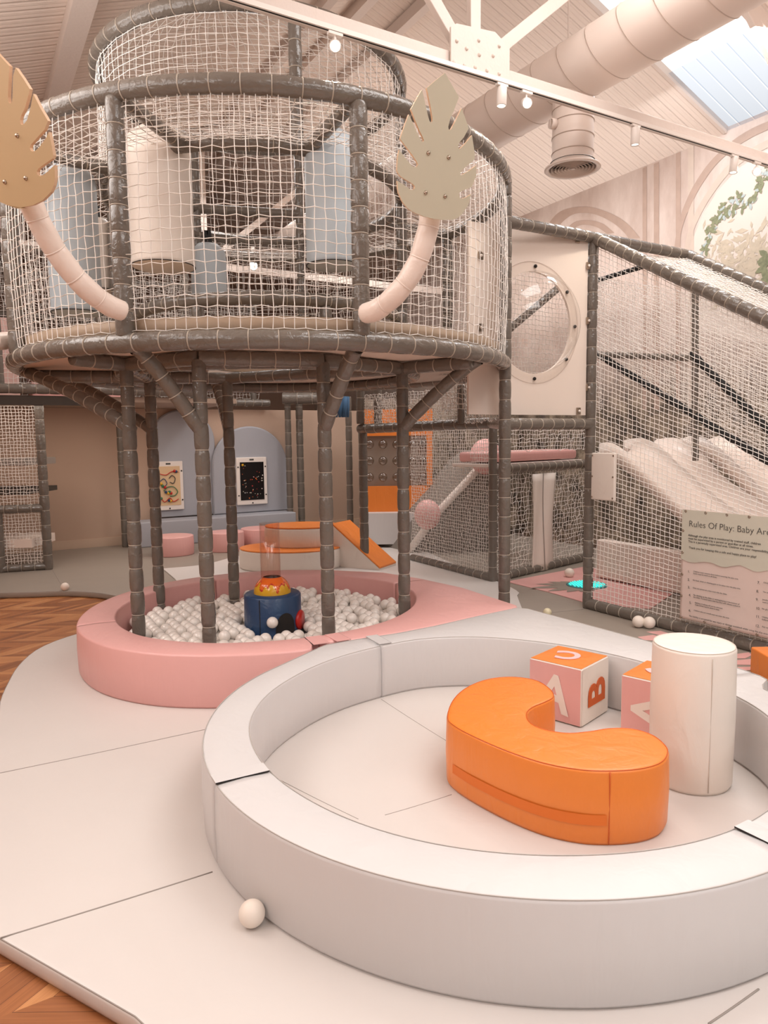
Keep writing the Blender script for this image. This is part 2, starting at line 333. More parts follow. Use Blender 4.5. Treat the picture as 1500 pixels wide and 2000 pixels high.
def fixn(o):
    bm=bmesh.new(); bm.from_mesh(o.data); bmesh.ops.recalc_face_normals(bm,faces=bm.faces); bm.to_mesh(o.data); bm.free()
def ringseg(name,c,ro,ri,a0,a1,z0,z1,mats,parent,n=40,b=.016,gap=.003,pipe=None):
    """a curved foam wall segment between radius functions ri and ro"""
    A=np.linspace(a0,a1,n+1); h=z1-z0
    O=[(ro(a)) for a in A]; I=[(ri(a)) for a in A]
    cross=[(0,b*.6,z0),(0,0,z0+b),(0,-.004,(z0+z1)/2),(0,0,z1-b*.8),(0,b*.25,z1-b*.2),(0,b*.9,z1),(.5,0,z1+.004),(1,-b*.9,z1),(1,-b*.25,z1-b*.2),(1,0,z1-b*.8),(1,.004,(z0+z1)/2),(1,0,z0+b),(1,-b*.6,z0)]
    V=[];F=[];k=len(cross)
    for a,o,i in zip(A,O,I):
        d=1 if a==A[0] else (-1 if a==A[-1] else 0)
        for (s_,off,z) in cross:
            r=o-off if s_==0 else ((o+i)/2 if s_==.5 else i-off)
            V.append((c[0]+r*math.cos(a)-d*gap*math.sin(a),c[1]+r*math.sin(a)+d*gap*math.cos(a),z))
    for j in range(n):
        for q in range(k): F.append((j*k+q,(j+1)*k+q,(j+1)*k+(q+1)%k,j*k+(q+1)%k))
    F.append(tuple(range(k))); F.append(tuple(n*k+q for q in range(k))[::-1])
    mb=MB(); mb.add(V,F)
    if pipe:
        mb.tube([(c[0]+(o-b*.3)*math.cos(a),c[1]+(o-b*.3)*math.sin(a),z1-.001) for a,o in zip(A,O)],.002,5,1)
        mb.tube([(c[0]+(i+b*.3)*math.cos(a),c[1]+(i+b*.3)*math.sin(a),z1-.001) for a,i in zip(A,I)],.0016,5,1)
    o=mb.obj(name,[mats,pipe or mats],parent); fixn(o); return o
def ang(c,q): return math.atan2(q[1]-c[1],q[0]-c[0])
def rfun(tab):
    tab=sorted(tab); a=np.radians([t[0] for t in tab]); r=np.array([t[1] for t in tab]); a=np.r_[a-2*PI,a,a+2*PI]; r=np.r_[r,r,r]
    g=np.linspace(-3*PI,3*PI,2161); v=np.interp(g,a,r); k=np.hanning(37); k/=k.sum(); v=np.convolve(np.r_[v[:18],v,v[-18:]],k,'valid')
    return lambda x: float(np.interp(x,g,v))
def polyr(c,P):
    """distance from c to the polygon P along an angle"""
    P=np.array(P,float)
    def f(a):
        d=np.array([math.cos(a),math.sin(a)]); best=0
        for i in range(len(P)):
            p=P[i]-c; q=P[(i+1)%len(P)]-c; e=q-p; M=np.array([[d[0],-e[0]],[d[1],-e[1]]])
            if abs(np.linalg.det(M))<1e-9: continue
            t,s_=np.linalg.solve(M,p)
            if t>0 and -1e-6<=s_<=1+1e-6: best=max(best,t)
        return best
    return f
def text(name,body,size,origin,xd,yd,mt,parent,ext=.001,width=None,off=0):
    cu=bpy.data.curves.new('lettering','FONT'); cu.body=body; cu.size=size; cu.extrude=ext; cu.resolution_u=4; cu.offset=off
    t=bpy.data.objects.new('lettering',cu); COL.objects.link(t); dg=bpy.context.evaluated_depsgraph_get(); dg.update()
    me=bpy.data.meshes.new_from_object(t.evaluated_get(dg)); bpy.data.objects.remove(t)
    V=np.array([v.co[:] for v in me.vertices]); F=[list(p.vertices) for p in me.polygons]; bpy.data.meshes.remove(me)
    if width: k=width/(V[:,0].max()-V[:,0].min()); V[:,:2]*=k
    xd=np.array(xd,float); yd=np.array(yd,float); zd=np.cross(xd,yd)
    W=np.array(origin)+V[:,:1]*xd+V[:,1:2]*yd+V[:,2:]*zd
    return obj(name,W,F,mt,parent,False)
zz=np.array([0,0,1.])
# ================================================================== ROOM
def quad_uv(name,quads,mt):
    V=[];F=[];UVs=[]
    for q in quads:
        n=len(V); V+=[p for p,_ in q]; UVs+=[t for _,t in q]; F.append(tuple(range(n,n+4)))
    o=struct(name,V,F,mt); l=o.data.uv_layers.new(name='UVMap')
    for i,lp in enumerate(o.data.loops): l.data[i].uv=UVs[lp.vertex_index]
    return o
def rz(u): return 6.1-.364*abs(u-3.93)
def rp(u,v,dz=0): return (UV(u,v,rz(u)+dz),(v,u))
def rq(u0,u1,v0,v1): return [rp(u0,v0),rp(u1,v0),rp(u1,v1),rp(u0,v1)]
VN,VE,UR,UL=-3.5,16.,7.5,-3.
SKY=(4.9,7.5,4.22,5.2)
quad_uv('ceiling',[rq(3.93,SKY[0],VN,VE),rq(SKY[0],SKY[1],VN,SKY[2]),rq(SKY[0],SKY[1],SKY[3],VE),rq(UL,3.93,VN,VE)],m_ceil)
f=[UV(UL-.2,VN-3),UV(UR+.2,VN-3),UV(UR+.2,VE),UV(UL-.2,VE)]; struct('floor',[(p[0],p[1],-.06) for p in f]+[(p[0],p[1],-.16) for p in f],[(0,1,2,3),(4,7,6,5),(0,4,5,1),(1,5,6,2),(2,6,7,3),(3,7,4,0)],m_wood)
def wallbox(name,u0,u1,v0,v1,z0,z1,mt):
    c=UV((u0+u1)/2,(v0+v1)/2,(z0+z1)/2); b=MB().box(c,((u1-u0)/2,(v1-v0)/2,(z1-z0)/2),(BX,AX,zz)); return struct(name,b.V,b.F,mt)
wallbox('wall_right',UR,UR+.15,VN,VE,-.06,4.86,m_mural)
wallbox('wall_left',UL-.15,UL,VN,VE,-.06,3.7,m_wallp)
b=MB()
pp=[UV(UL,VE,-.06),UV(UR,VE,-.06),UV(UR,VE,rz(UR)),UV(3.93,VE,6.1),UV(UL,VE,rz(UL))]
struct('wall_far',pp+[p+AX*.15 for p in pp],[(0,1,2,3,4),(5,9,8,7,6)],mat('far_wall_paint',(150,122,104),.7,var=.08,vscale=2))
VB=10.95
wallbox('wall_back',UL,7.45,VB,VB+.12,-.06,1.98,m_wallp)
wallbox('baseboard_back',UL,7.45,VB-.02,VB,-.06,.12,m_skirt)
# skylight
s=thing('window_1',None,None,UV(6.2,4.7,rz(6.2)),kind='structure')
u0,u1,v0,v1=SKY
bb=MB()
for k in range(6):
    va=v0+(v1-v0)*k/6; vb=v0+(v1-v0)*(k+1)/6; um=6.5
    bb.add([UV(um,va,rz(um)+.02),UV(u1,va,rz(u1)+.02),UV(u1,vb-.012,rz(u1)+.02),UV(um,vb-.012,rz(um)+.02)],[(0,1,2,3)])
    bb.add([UV(um,vb-.012,rz(um)+.02),UV(u1,vb-.012,rz(u1)+.02),UV(u1,vb,rz(u1)+.05),UV(um,vb,rz(um)+.05)],[(0,1,2,3)])
bb.obj('pane',m_sky,s,False)
fr=MB()
sl=BX*1-zz*.364; sl/=np.linalg.norm(sl); nn=np.cross(AX,sl)
for v_ in (v0,v1): fr.box(UV((u0+u1)/2,v_,rz((u0+u1)/2)+.03),((u1-u0)/2*1.064,.02,.04),(sl,AX,nn))
fr.box(UV(u0,(v0+v1)/2,rz(u0)+.03),(.02,(v1-v0)/2,.04),(sl,AX,nn)); fr.obj('window_frame',m_steel,s,False)
# purlins along the ridge direction
def beam(name,u,v0,v1,zt,w,h,mt=m_steel): return wallbox(name,u-w/2,u+w/2,v0,v1,zt-h,zt,mt)
for i,(u,w_,h) in enumerate(((1.06,.17,.16),(3.93,.10,.14),(4.35,.09,.12),(3.45,.09,.12))):
    beam('trim_%d'%(i+1),u,VN,VE,rz(u)-.005,w_,h)
# trusses
TV=4.05
def truss(v,label,full):
    t=thing('roof_truss',label,'roof truss',UV(3.9,v,3.9))
    def bar(name,a,b,w,d=.05):
        a=np.array(a);b_=np.array(b);T=(b_-a);L=np.linalg.norm(T);T/=L; S=np.cross(AX,T); return MB().box((a+b_)/2,(L/2,d/2,w/2),(T,AX,S),bev=.006).obj(name,m_steel,t,False)
    zb=3.905
    bar('tie_beam',UV(-2.9,v,zb+.05),UV(7.45,v,zb+.05),.10); 
    MB().box(UV(2.2,v+.045,zb+.095),(5.1,.045,.006),(BX,AX,zz)).obj('beam_flange',m_steel,t,False)
    for du,u1_,z1_ in ((-.14,1.9,rz(1.9)-.05),(.0,3.20,rz(3.2)-.05),(.16,5.1,rz(5.1)-.05)):
        bar('strut',UV(3.15+du,v+.03,zb+.2),UV(u1_ if u1_!=3.20 else 3.15,v+.03,z1_),.085)
    q0,q1=onV(1452,0,v+.03),onV(1510,120,v+.03); dq=(q1-q0)/abs(q1[2]-q0[2]); bar('strut',q0-dq*.72,q0+dq*(q0[2]-zb-.1),.10)
    bar('strut',UV(.4,v+.03,zb+.1),UV(1.8,v+.03,rz(1.8)-.05),.10)
    bar('rafter',UV(-2.9,v+.03,rz(-2.9)-.08),UV(3.93,v+.03,rz(3.93)-.08),.12); bar('rafter',UV(3.93,v+.03,rz(3.93)-.08),UV(7.45,v+.03,rz(7.45)-.08),.12)
    if full:
        g=[(2.905,3.895),(3.395,3.905),(3.395,4.13),(3.27,4.20),(2.95,4.17),(2.905,4.14)]
        V=[UV(a,v-.035,b_) for a,b_ in g]+[UV(a,v-.05,b_) for a,b_ in g]; n=6
        obj('gusset_plate',V,[tuple(range(n))[::-1],tuple(range(n,2*n))]+[(i,(i+1)%n,(i+1)%n+n,i+n) for i in range(n)],m_steel,t,False)
        for (px,py) in ((892,80),(935,79),(975,90),(911,95),(936,107),(963,109),(886,122),(907,128),(928,132),(951,138),(975,144)):
            q=onV(px,py,v-.05); MB().sphere(q,.013,10,8).obj('rivet',m_steel,t)
    return t
truss(TV,'pale steel roof truss with riveted plate, crossing in front of the netted tower top',True)
truss(10.2,'far pale steel roof truss seen through the nets behind the play tower',False)
# light track and lamps
trk=thing('light_track','pale ceiling light track running along underside of near roof truss','light track',UV(3.6,TV-.07,3.88))
MB().box(UV(3.6,TV-.075,3.885),(3.8,.018,.014),(BX,AX,zz)).obj('rail',m_white,trk,False)
MB().box(UV(3.6,TV-.075,3.872),(3.8,.006,.002),(BX,AX,zz)).obj('slot',m_dark,trk,False)
def spot(px,py,aim,label,power,on):
    q=onV(px,py,TV-.075); u=q@BX; top=UV(u,TV-.075,3.868); aim=np.array(aim,float); aim/=np.linalg.norm(aim)
    t=thing('track_spotlight',label,'spotlight',top,group='spotlights along the truss light track')
    MB().box(top-zz*.008,(.045,.015,.008),(BX,AX,zz)).obj('adapter',m_white,t,False)
    c=top-zz*.075
    MB().tube([top-zz*.01,c],.007,8).obj('stem',m_white,t)
    mb=MB(); lb=mb.lathe(c-aim*.055,[(.012,-.002),(.032,0),(.034,.006),(.034,.125),(.030,.128),(.029,.118),(.0,.118)],24,axis=aim).obj('lamp_body',m_white,t)
    e=c+aim*.0665
    MB().lathe(e,[(.0285,0),(.001,.001)],24,axis=aim).obj('lens',m_lens if on else m_lensd,lb)
    l=bpy.data.lights.new('lamp_light','SPOT'); l.energy=power; l.color=(1,.86,.70); l.spot_size=math.radians(95 if not on else 120); l.spot_blend=.7; l.shadow_soft_size=.03
    o=bpy.data.objects.new('lamp_light',l); COL.objects.link(o); o.location=tuple(e+aim*.012); o.rotation_euler=Vector(aim).to_track_quat('-Z','Y').to_euler()
toC=lambda px:(C0-onV(px,150,TV))
spot(285,0,toC(280)*np.array([1,1,1.]),'glowing spotlight left of all others on the truss track, above tower top hoop',22,True)
spot(655,100,toC(660),'glowing spotlight in front of the upper tower net, tilted to the camera',16,True)
spot(980,180,(-.05,-.1,-1),'white spotlight hanging straight down just right of the rivet plate',26,False)
spot(1028,190,toC(1035)+np.array([.6,0,0]),'glowing spotlight between the rivet plate and the round air vent',16,True)
spot(1241,250,(0,0,-1),'white spotlight hanging straight down right of the round air vent',26,False)
spot(1434,300,(-.1,-.1,-1),'white spotlight hanging down in front of the painted big arch',20,False)
spot(1478,318,toC(1485)+np.array([.8,0,0]),'glowing spotlight at right end of the track near the painted vine',12,True)
# air duct
du=thing('air_duct','large pale spiral air duct with a round downward vent','air duct',UV(4.45,5,4.4))
ra=.235; cz=4.42; cu_=4.46
MB().tube([UV(cu_,-2,cz),UV(cu_,15.5,cz)],ra,48).obj('main_pipe',m_duct,du)
sp=MB()
for k in range(44):
    vv=2.0+k*.3; e=[UV(cu_,vv,cz)+(BX*math.cos(a)+zz*math.sin(a))*(ra+.001)+AX*(.10*math.sin(a)) for a in np.linspace(0,2*PI,40,endpoint=False)]; sp.tube(e,.004,5,0,closed=True)
sp.obj('spiral_seam',m_ductl,du)
vp=onU(1119,250,cu_); vd=float(vp@AX); dc=lambda z:UV(cu_,vd,z)
zb=float(onU(1119,330,cu_)[2]); rd=.165
mb=MB(); mb.cap=False; mb.lathe(dc(0),[(rd,zb+.06),(rd,cz-.1)],40); mb.obj('drop_pipe',m_duct,du)
for z_ in (zb+.12,zb+.24,zb+.36,zb+.45): MB().tube([dc(z_)+np.array([math.cos(a),math.sin(a),0])*(rd+.002) for a in np.linspace(0,2*PI,40,endpoint=False)],.004,6,0,closed=True).obj('pipe_band',m_ductl,du)
MB().lathe(dc(zb),[(.22,-.005),(.225,0),(.222,.008),(.18,.03),(rd,.062)],48).obj('vent_flange',m_duct,du) if False else None
vf=MB(); vf.cap=False
vf.lathe(dc(zb),[(.165,.062),(.185,.03),(.222,.010),(.226,.002),(.222,-.004),(.190,-.002),(.186,.012)],48)
for k,r_ in enumerate((.170,.142,.116,.090,.064,.040)):
    vf.lathe(dc(zb),[(r_,-.002),(r_+.001,.002),(r_-.018,.030),(r_-.020,.028),(r_,-.002)],40)
vf.obj('vent_flange',m_duct,du); MB().lathe(dc(zb),[(.001,.052),(.18,.05)],32).obj('vent_dark',m_dark,du)
MB().lathe(dc(zb+.0),[(.022,.0),(.001,-.002)],20).obj('vent_hub',m_duct,du)
cdir=(C0-dc(zb)); cdir[2]=0; cdir/=np.linalg.norm(cdir); sd=np.cross(zz,cdir); kd=cdir*.55-sd*.83; kd/=np.linalg.norm(kd)
kc=dc(zb+.33)+kd*rd
mb=MB(); mb.lathe(kc,[(.040,0),(.040,.045),(.034,.047),(.033,.040),(0,.040)],24,axis=kd).box(kc+kd*.045,(.004,.004,.033),(np.cross(zz,kd),kd,zz)); mb.obj('damper_handle',m_duct,du)
hr=onU(1114,60,cu_); hp=UV(cu_-.12,float(hr@AX)-.1,0)
mb=MB(); mb.tube([(hp[0],hp[1],4.30),(hp[0],hp[1],rz(4.3))],.006,8).box((hp[0],hp[1],4.46),(.035,.006,.006)).box((hp[0],hp[1],4.43),(.03,.006,.006)); mb.obj('hanger_rod',m_steel,du)
# knee braces near the eave, far side
for i,(a,b_) in enumerate((((985,335),(1092,412)),((975,395),(1045,362)))):
    p=onV(*a,9.6); q=onV(*b_,9.6); T=(q-p)/np.linalg.norm(q-p)
    bo=MB().box((p+q)/2,(np.linalg.norm(q-p)/2,.04,.05),(T,AX,np.cross(AX,T))); struct('trim_%d'%(i+6),bo.V,bo.F,m_steel)
# mural paint
mu=thing('wall_mural','faded painted mural of stone arches and vine on the high right wall','mural',UV(7.49,5,3),kind='structure')
def paint(name,pts,mt,off=.004):
    V=[onU(px,py,UR-off) for px,py in pts]; return obj(name,V,[tuple(range(len(V)))],mt,mu,False)
def paintband(name,A_,B_,mt,off=.004):
    a=spline([(*p,0) for p in A_],6); b_=spline([(*p,0) for p in B_],6); n=len(a)
    V=[onU(p[0],p[1],UR-off) for p in a]+[onU(p[0],p[1],UR-off) for p in b_]; return obj(name,V,[(i,i+1,n+i+1,n+i) for i in range(n-1)],mt,mu,False)
paint('sky_field',[(1345,520),(1352,470),(1372,420),(1400,375),(1440,330),(1500,292),(1620,250),(1620,700),(1340,640)],m_skyp,.003)
paintband('arch_band',[(1342,520),(1350,465),(1368,420),(1395,375),(1435,328),(1500,288),(1600,250)],[(1333,520),(1341,462),(1358,415),(1386,368),(1427,318),(1495,275),(1600,236)],m_bandl,.006)
paintband('arch_band',[(1322,520),(1330,455),(1345,410),(1372,358),(1412,308),(1480,262),(1600,215)],[(1312,520),(1322,450),(1336,402),(1362,350),(1402,300),(1470,250),(1600,200)],m_band,.006)
paintband('arch_band',[(1060,455),(1085,420),(1115,406),(1155,405),(1195,418),(1225,437),(1250,465)],[(1082,455),(1102,430),(1125,417),(1155,417),(1185,428),(1210,445),(1228,465)],m_band)
paintband('arch_band',[(1100,455),(1120,435),(1145,430),(1175,436),(1200,455)],[(1112,455),(1128,442),(1146,439),(1168,445),(1186,457)],m_band)
for x0,x1,yt,mt in ((1255,1263,329,m_band),(1277,1287,320,m_band),(1320,1329,300,m_band),(1344,1355,287,m_bandl)):
    paint('column_line',[(x0,yt),(x1,yt-4),(x1,800),(x0,800)],mt,.005)
bu=MB()
for k in range(260):
    px=random.gauss(1460,50); py=random.gauss(505,38); 
    if px<1375 or py<430: continue
    q=onU(px,py,UR-.0045-.00001*k); a=random.uniform(0,PI); L_=random.uniform(.03,.09); W_=L_*.35
    e1=AX*math.cos(a)+zz*math.sin(a); e2=-AX*math.sin(a)+zz*math.cos(a); bu.add([q-e1*L_,q-e2*W_,q+e1*L_,q+e2*W_],[(0,1,2,3)])
bu.obj('painted_bush',m_bush,mu,False)['kind']='stuff'
vi=MB(); fl=MB()
vine=spline([(1373,492,0),(1385,465,0),(1392,440,0),(1410,420,0),(1435,410,0),(1462,395,0),(1480,370,0),(1490,350,0),(1498,330,0)],6)
tw=spline([(1390,445,0),(1405,415,0),(1425,395,0),(1445,385,0)],5)
def leafat(mb,px,py,a,L_,k):
    q=onU(px,py,UR-.008-.00002*k); e1=AX*(-math.cos(a))+zz*math.sin(a); e2=AX*math.sin(a)+zz*math.cos(a)
    V=[q,q+e1*L_*.3+e2*L_*.22,q+e1*L_*.65+e2*L_*.22,q+e1*L_,q+e1*L_*.65-e2*L_*.22,q+e1*L_*.3-e2*L_*.22]; mb.add(V,[(0,1,2,3,4,5)])
k=0
for path in (vine,tw):
    for p in path:
        for _ in range(2):
            k+=1; leafat(fl if random.random()<.2 else vi,p[0]+random.uniform(-6,6),p[1]+random.uniform(-6,6),random.uniform(0,2*PI),random.uniform(.05,.085),k)
for p in ((1500,500),(1496,520),(1503,540)): 
    for a in (2.5,3.5,4.5): k+=1; leafat(vi,p[0],p[1],a,.13,k)
vi.obj('painted_leaves',m_vine,mu,False)['kind']='stuff'; fl.obj('painted_flowers',m_vineb,mu,False)['kind']='stuff'
MB().tube([onU(p[0],p[1],UR-.006) for p in vine],.004,5).obj('painted_stem',m_vine,mu)
# ================================================================== FLOOR MATS
def outline(P,sub=6,closed=True): return spline([(p[0],p[1],0) for p in P],sub,closed)[:,:2]
def dens(P,step=.1): return resample(np.array([(p[0],p[1],0) for p in P]),step=step,closed=True)[:-1,:2]
# pale main mat on which both rings stand
gm=list(outline([(-1.19,2.04),(-1.75,2.5),(-2.12,3.2),(-2.14,3.75),(-2.28,4.1),(-2.38,4.37),(-2.5,4.75),(-2.55,5.15),(-2.45,5.5),(-2.2,5.9)],6,False))
gm+=[(-1.6,6.35),(0,6.4),(1.0,5.2),(2.2,3.9),(2.6,2.6),(2.4,1.0),(.6,.5),(-.4,1.46),(-.63,1.71)]
pm=tag(cushion('play_mat',dens(gm,.12),-.058,0,[m_mat,m_seam],b=.012,pipe=m_seam),'large pale grey padded mat under the two rings, its edge meeting the wood floor','floor mat')
def seam(px0,px1,z=.0015,parent=None,name='seam',w=.0022,mt=m_seam,n=10,s=1):
    P=[]
    for t in np.linspace(0,1,n): P.append(Z(px0[0]*(1-t)+px1[0]*t,px0[1]*(1-t)+px1[1]*t+s*math.sin(PI*t),z))
    return MB().tube(P,w,5).obj(name,mt,parent)
seam((1,1832),(415,1703),parent=pm,w=.003); seam((0,1510),(418,1421),parent=pm); seam((1384,2000),(1482,1932),parent=pm,w=.003)
# taupe mat at the back and right
tm=list(outline([(-3.88,7.12),(-3.55,7.14),(-3.26,7.17),(-2.85,7.05),(-2.48,6.78),(-2.1,6.45)],5,False))+[(-1.2,6.6),(.4,6.4),(1.05,5.25),(2.25,3.95),(2.62,2.6),(2.5,1.0)]+[tuple(UV(7.3,-.5)[:2]),tuple(UV(7.3,10.9)[:2]),tuple(UV(-1.5,10.9)[:2]),(-5.6,7.3)]
tmo=tag(cushion('play_mat',dens(tm,.12),-.058,-.001,[m_taupe,m_seam],b=.012,pipe=m_seam),'taupe padded mat covering the floor behind the pink ring up to the back wall','floor mat')
seam((125,1150),(100,1108),parent=tmo); seam((1010,1200),(1140,1190),parent=tmo) ; seam((1180,1240),(1260,1260),parent=tmo)
# pale curved mat round the orange climber
wm=outline([Z(318,1112,0),Z(400,1104,0),Z(480,1085,0),Z(600,1080,0),Z(720,1070,0),Z(800,1068,0),Z(880,1100,0),Z(1000,1150,0),Z(1010,1165,0)],5,False)
wm=[tuple(p) for p in wm]+[(1.15,5.7),(.8,5.75),(.2,6.62),(-.7,6.95),(-1.5,6.85),(-2.1,6.6)]+[tuple(Z(345,1135,0)[:2])]
wmo=tag(cushion('play_mat',dens(wm,.12),.0,.012,[m_mat,m_seam],b=.006,bulge=0),'pale grey curved mat around the orange climber behind the pink ring','floor mat')
# ================================================================== RINGS
C1=np.array([.5165,3.0134]); C2=np.array([-.84,5.18]); RZ=.31
ri1=rfun([(-176,1.095),(-160,1.08),(-137,1.068),(-116,1.073),(-89,1.072),(-62,1.085),(-30,1.09),(0,1.10),(30,1.06),(50,1.08),(71,1.13),(90,1.19),(105,1.2),(119,1.15),(136,1.122),(153,1.10),(168,1.10)])
jn=(-.17,4.185); tip=(.957,4.948)
circ=[(C1[0]+1.283*math.cos(a),C1[1]+1.283*math.sin(a)) for a in np.linspace(math.radians(153),math.radians(372),70)]
g1=circ+[(1.87,3.4),(1.79,3.6),(1.54,4.05),tip,(.64,4.72),(.32,4.47),(.08,4.31),jn,(-.36,4.07)]
ro1p=polyr(C1,g1)
grey=thing('foam_ring_wall','large pale grey padded ring wall in the foreground enclosing the orange crescent','foam ring',(C1[0],C1[1],0))
j1=[ang(C1,Z(478,1517,RZ)),ang(C1,Z(745,1262,RZ)),ang(C1,Z(1448,1622,RZ)),math.radians(20)]
j1=sorted(a%(2*PI) for a in j1)
for i,a in enumerate(j1):
    b_=j1[(i+1)%len(j1)]; b_+=2*PI if b_<=a else 0
    ringseg('ring_segment',C1,ro1p,ri1,a,b_,.001,RZ,m_grey,grey,n=max(24,int((b_-a)*26)),pipe=m_rim)
def strap(c,a,r0,r1,wd,z,mt,parent,name='velcro_strap',edge=1):
    """flap over a joint, with a dark edge"""
    c=np.array(c); e=np.array([math.cos(a),math.sin(a)]); t=np.array([-e[1],e[0]])
    A_=c+e*(r0+r1)/2; mb=MB(); mb.box((A_[0],A_[1],z+.006),((r1-r0)/2,wd/2,.002),(np.array([*e,0]),np.array([*t,0]),zz),0)
    q=A_+t*wd/2*edge; mb.box((q[0],q[1],z+.0055),((r1-r0)/2,.0016,.0022),(np.array([*e,0]),np.array([*t,0]),zz),1) if edge else None
    mb.obj(name,[mt,m_dark],parent,False)
for a_,b_ in (((745,1366),(872,1447)),((752,1592),(882,1552)),((872,1447),(1000,1520)),((540,1520),(700,1600))): seam(a_,b_,z=.001,parent=grey,name='floor_seam',w=.0018)
strap(C1,j1[[round(x,3) for x in j1].index(round(ang(C1,Z(478,1517,RZ))%(2*PI),3))]-.02,1.085,1.28,.07,RZ,m_grey,grey,edge=1)
strap(C1,ang(C1,Z(745,1262,RZ))-.03,1.17,1.36,.075,RZ,m_grey,grey,edge=-1)
strap(C1,ang(C1,Z(1465,1620,RZ)),1.09,1.27,.07,RZ,m_grey,grey,edge=-1)
pink=thing('foam_ring_wall','pink padded ring wall around the pit of white balls','foam ring',(C2[0],C2[1],0))
ri2=rfun([(-151,1.073),(-128,1.085),(-99,1.05),(-86,1.02),(-55,1.0),(-20,1.03),(5,1.07),(20,1.11),(36,1.12),(58,1.09),(80,1.08),(113,1.04),(137,1.07),(159,1.07)])
lo=rfun([(-167,1.30),(-151,1.325),(-128,1.345),(-110,1.33),(-100,1.305),(-91,1.285),(-75,1.27),(-55,1.25),(-30,1.25),(0,1.3),(60,1.33),(97,1.32),(125,1.30),(157,1.295),(175,1.29)])
g2=[(C2[0]+lo(a)*math.cos(a),C2[1]+lo(a)*math.sin(a)) for a in np.linspace(math.radians(70),math.radians(290),70)]
g2+=[(-.44,4.10),(jn[0]+.0,jn[1]+.006),(.078,4.316),(.318,4.476),(.638,4.726),(tip[0]-.002,tip[1]+.006),(.77,5.32),(.62,5.62),(.31,6.01),(-.01,6.31)]
ro2p=polyr(C2,g2)
j2=[ang(C2,Z(190,1218,RZ)),ang(C2,Z(617,1250,RZ)),ang(C2,Z(772,1140,RZ)),math.radians(125)]
j2=sorted(a%(2*PI) for a in j2)
for i,a in enumerate(j2):
    b_=j2[(i+1)%len(j2)]; b_+=2*PI if b_<=a else 0
    ringseg('ring_segment',C2,ro2p,ri2,a,b_,.001,RZ+.002,m_pink,pink,n=max(30,int((b_-a)*30)),pipe=None)
strap(C2,ang(C2,Z(617,1250,RZ)),1.03,1.20,.10,RZ,m_pink,pink,edge=-1); strap(C2,ang(C2,Z(612,1250,RZ))+.13,1.03,1.2,.09,RZ,m_pink,pink,edge=1)
# ================================================================== FOREGROUND FOAM SHAPES
HT=.29
co=[(872,1400),(882,1368),(908,1343),(950,1326),(1000,1321),(1048,1328),(1076,1345),(1083,1360),(1068,1370),(1042,1381),(1031,1393),(1036,1409),(1060,1422),(1105,1430),(1150,1427),(1190,1421),(1235,1422),(1275,1434),(1300,1453),(1307,1470),(1292,1490),(1250,1502),(1190,1506),(1130,1503),(1060,1490),(990,1467),(925,1439),(885,1417)]
P=outline([Z(*q,HT) for q in co],6)
cr=tag(cushion('crescent_cushion',P,.002,HT,[m_orange,m_orangeL],b=.016,bulge=.004,pipe=m_orangeL),'glossy orange crescent shaped foam block on the mat inside the grey ring','foam shape')
# stitched seam and lower band on its side
sv=Z(1192,1506,HT); MB().tube([(sv[0]-.001,sv[1]-.002,z) for z in np.linspace(.01,HT-.004,8)],.0025,5).obj('side_seam',m_orangeL,cr)
bp=[Z(*q,HT) for q in ((885,1417),(925,1439),(990,1467),(1060,1490),(1130,1503),(1188,1506))]; bp=spline(bp,5)[:,:2]
bo=bp+np.c_[np.full(len(bp),-.004),np.full(len(bp),-.0085)]
V=[(x,y,z) for z in (.085,.125) for x,y in bo]; n=len(bo)
obj('velcro_band',V,[(i,i+1,n+i+1,n+i) for i in range(n-1)],mat('orange_band',(222,112,34),.6),cr)
cc=np.array([1.325,3.005]); ch=float(D(1350,1256,3.0)[2])
cy=tag(cushion('cylinder_cushion',[(cc[0]+.168*math.cos(a),cc[1]+.168*math.sin(a)) for a in np.linspace(0,2*PI,48,endpoint=False)],.002,ch,[m_cream,mat('cream_piping',(214,203,192),.6)],b=.018,bulge=.004,pipe=m_cream),'tall cream padded cylinder standing at right of the orange crescent','foam shape')
sa=ang(cc,D(1385,1400,2.85)); MB().tube([(cc[0]+.1705*math.cos(sa),cc[1]+.1705*math.sin(sa),z) for z in np.linspace(.02,ch-.02,10)],.0018,5).obj('side_seam',mat('cream_seam',(205,194,182),.7),cy)
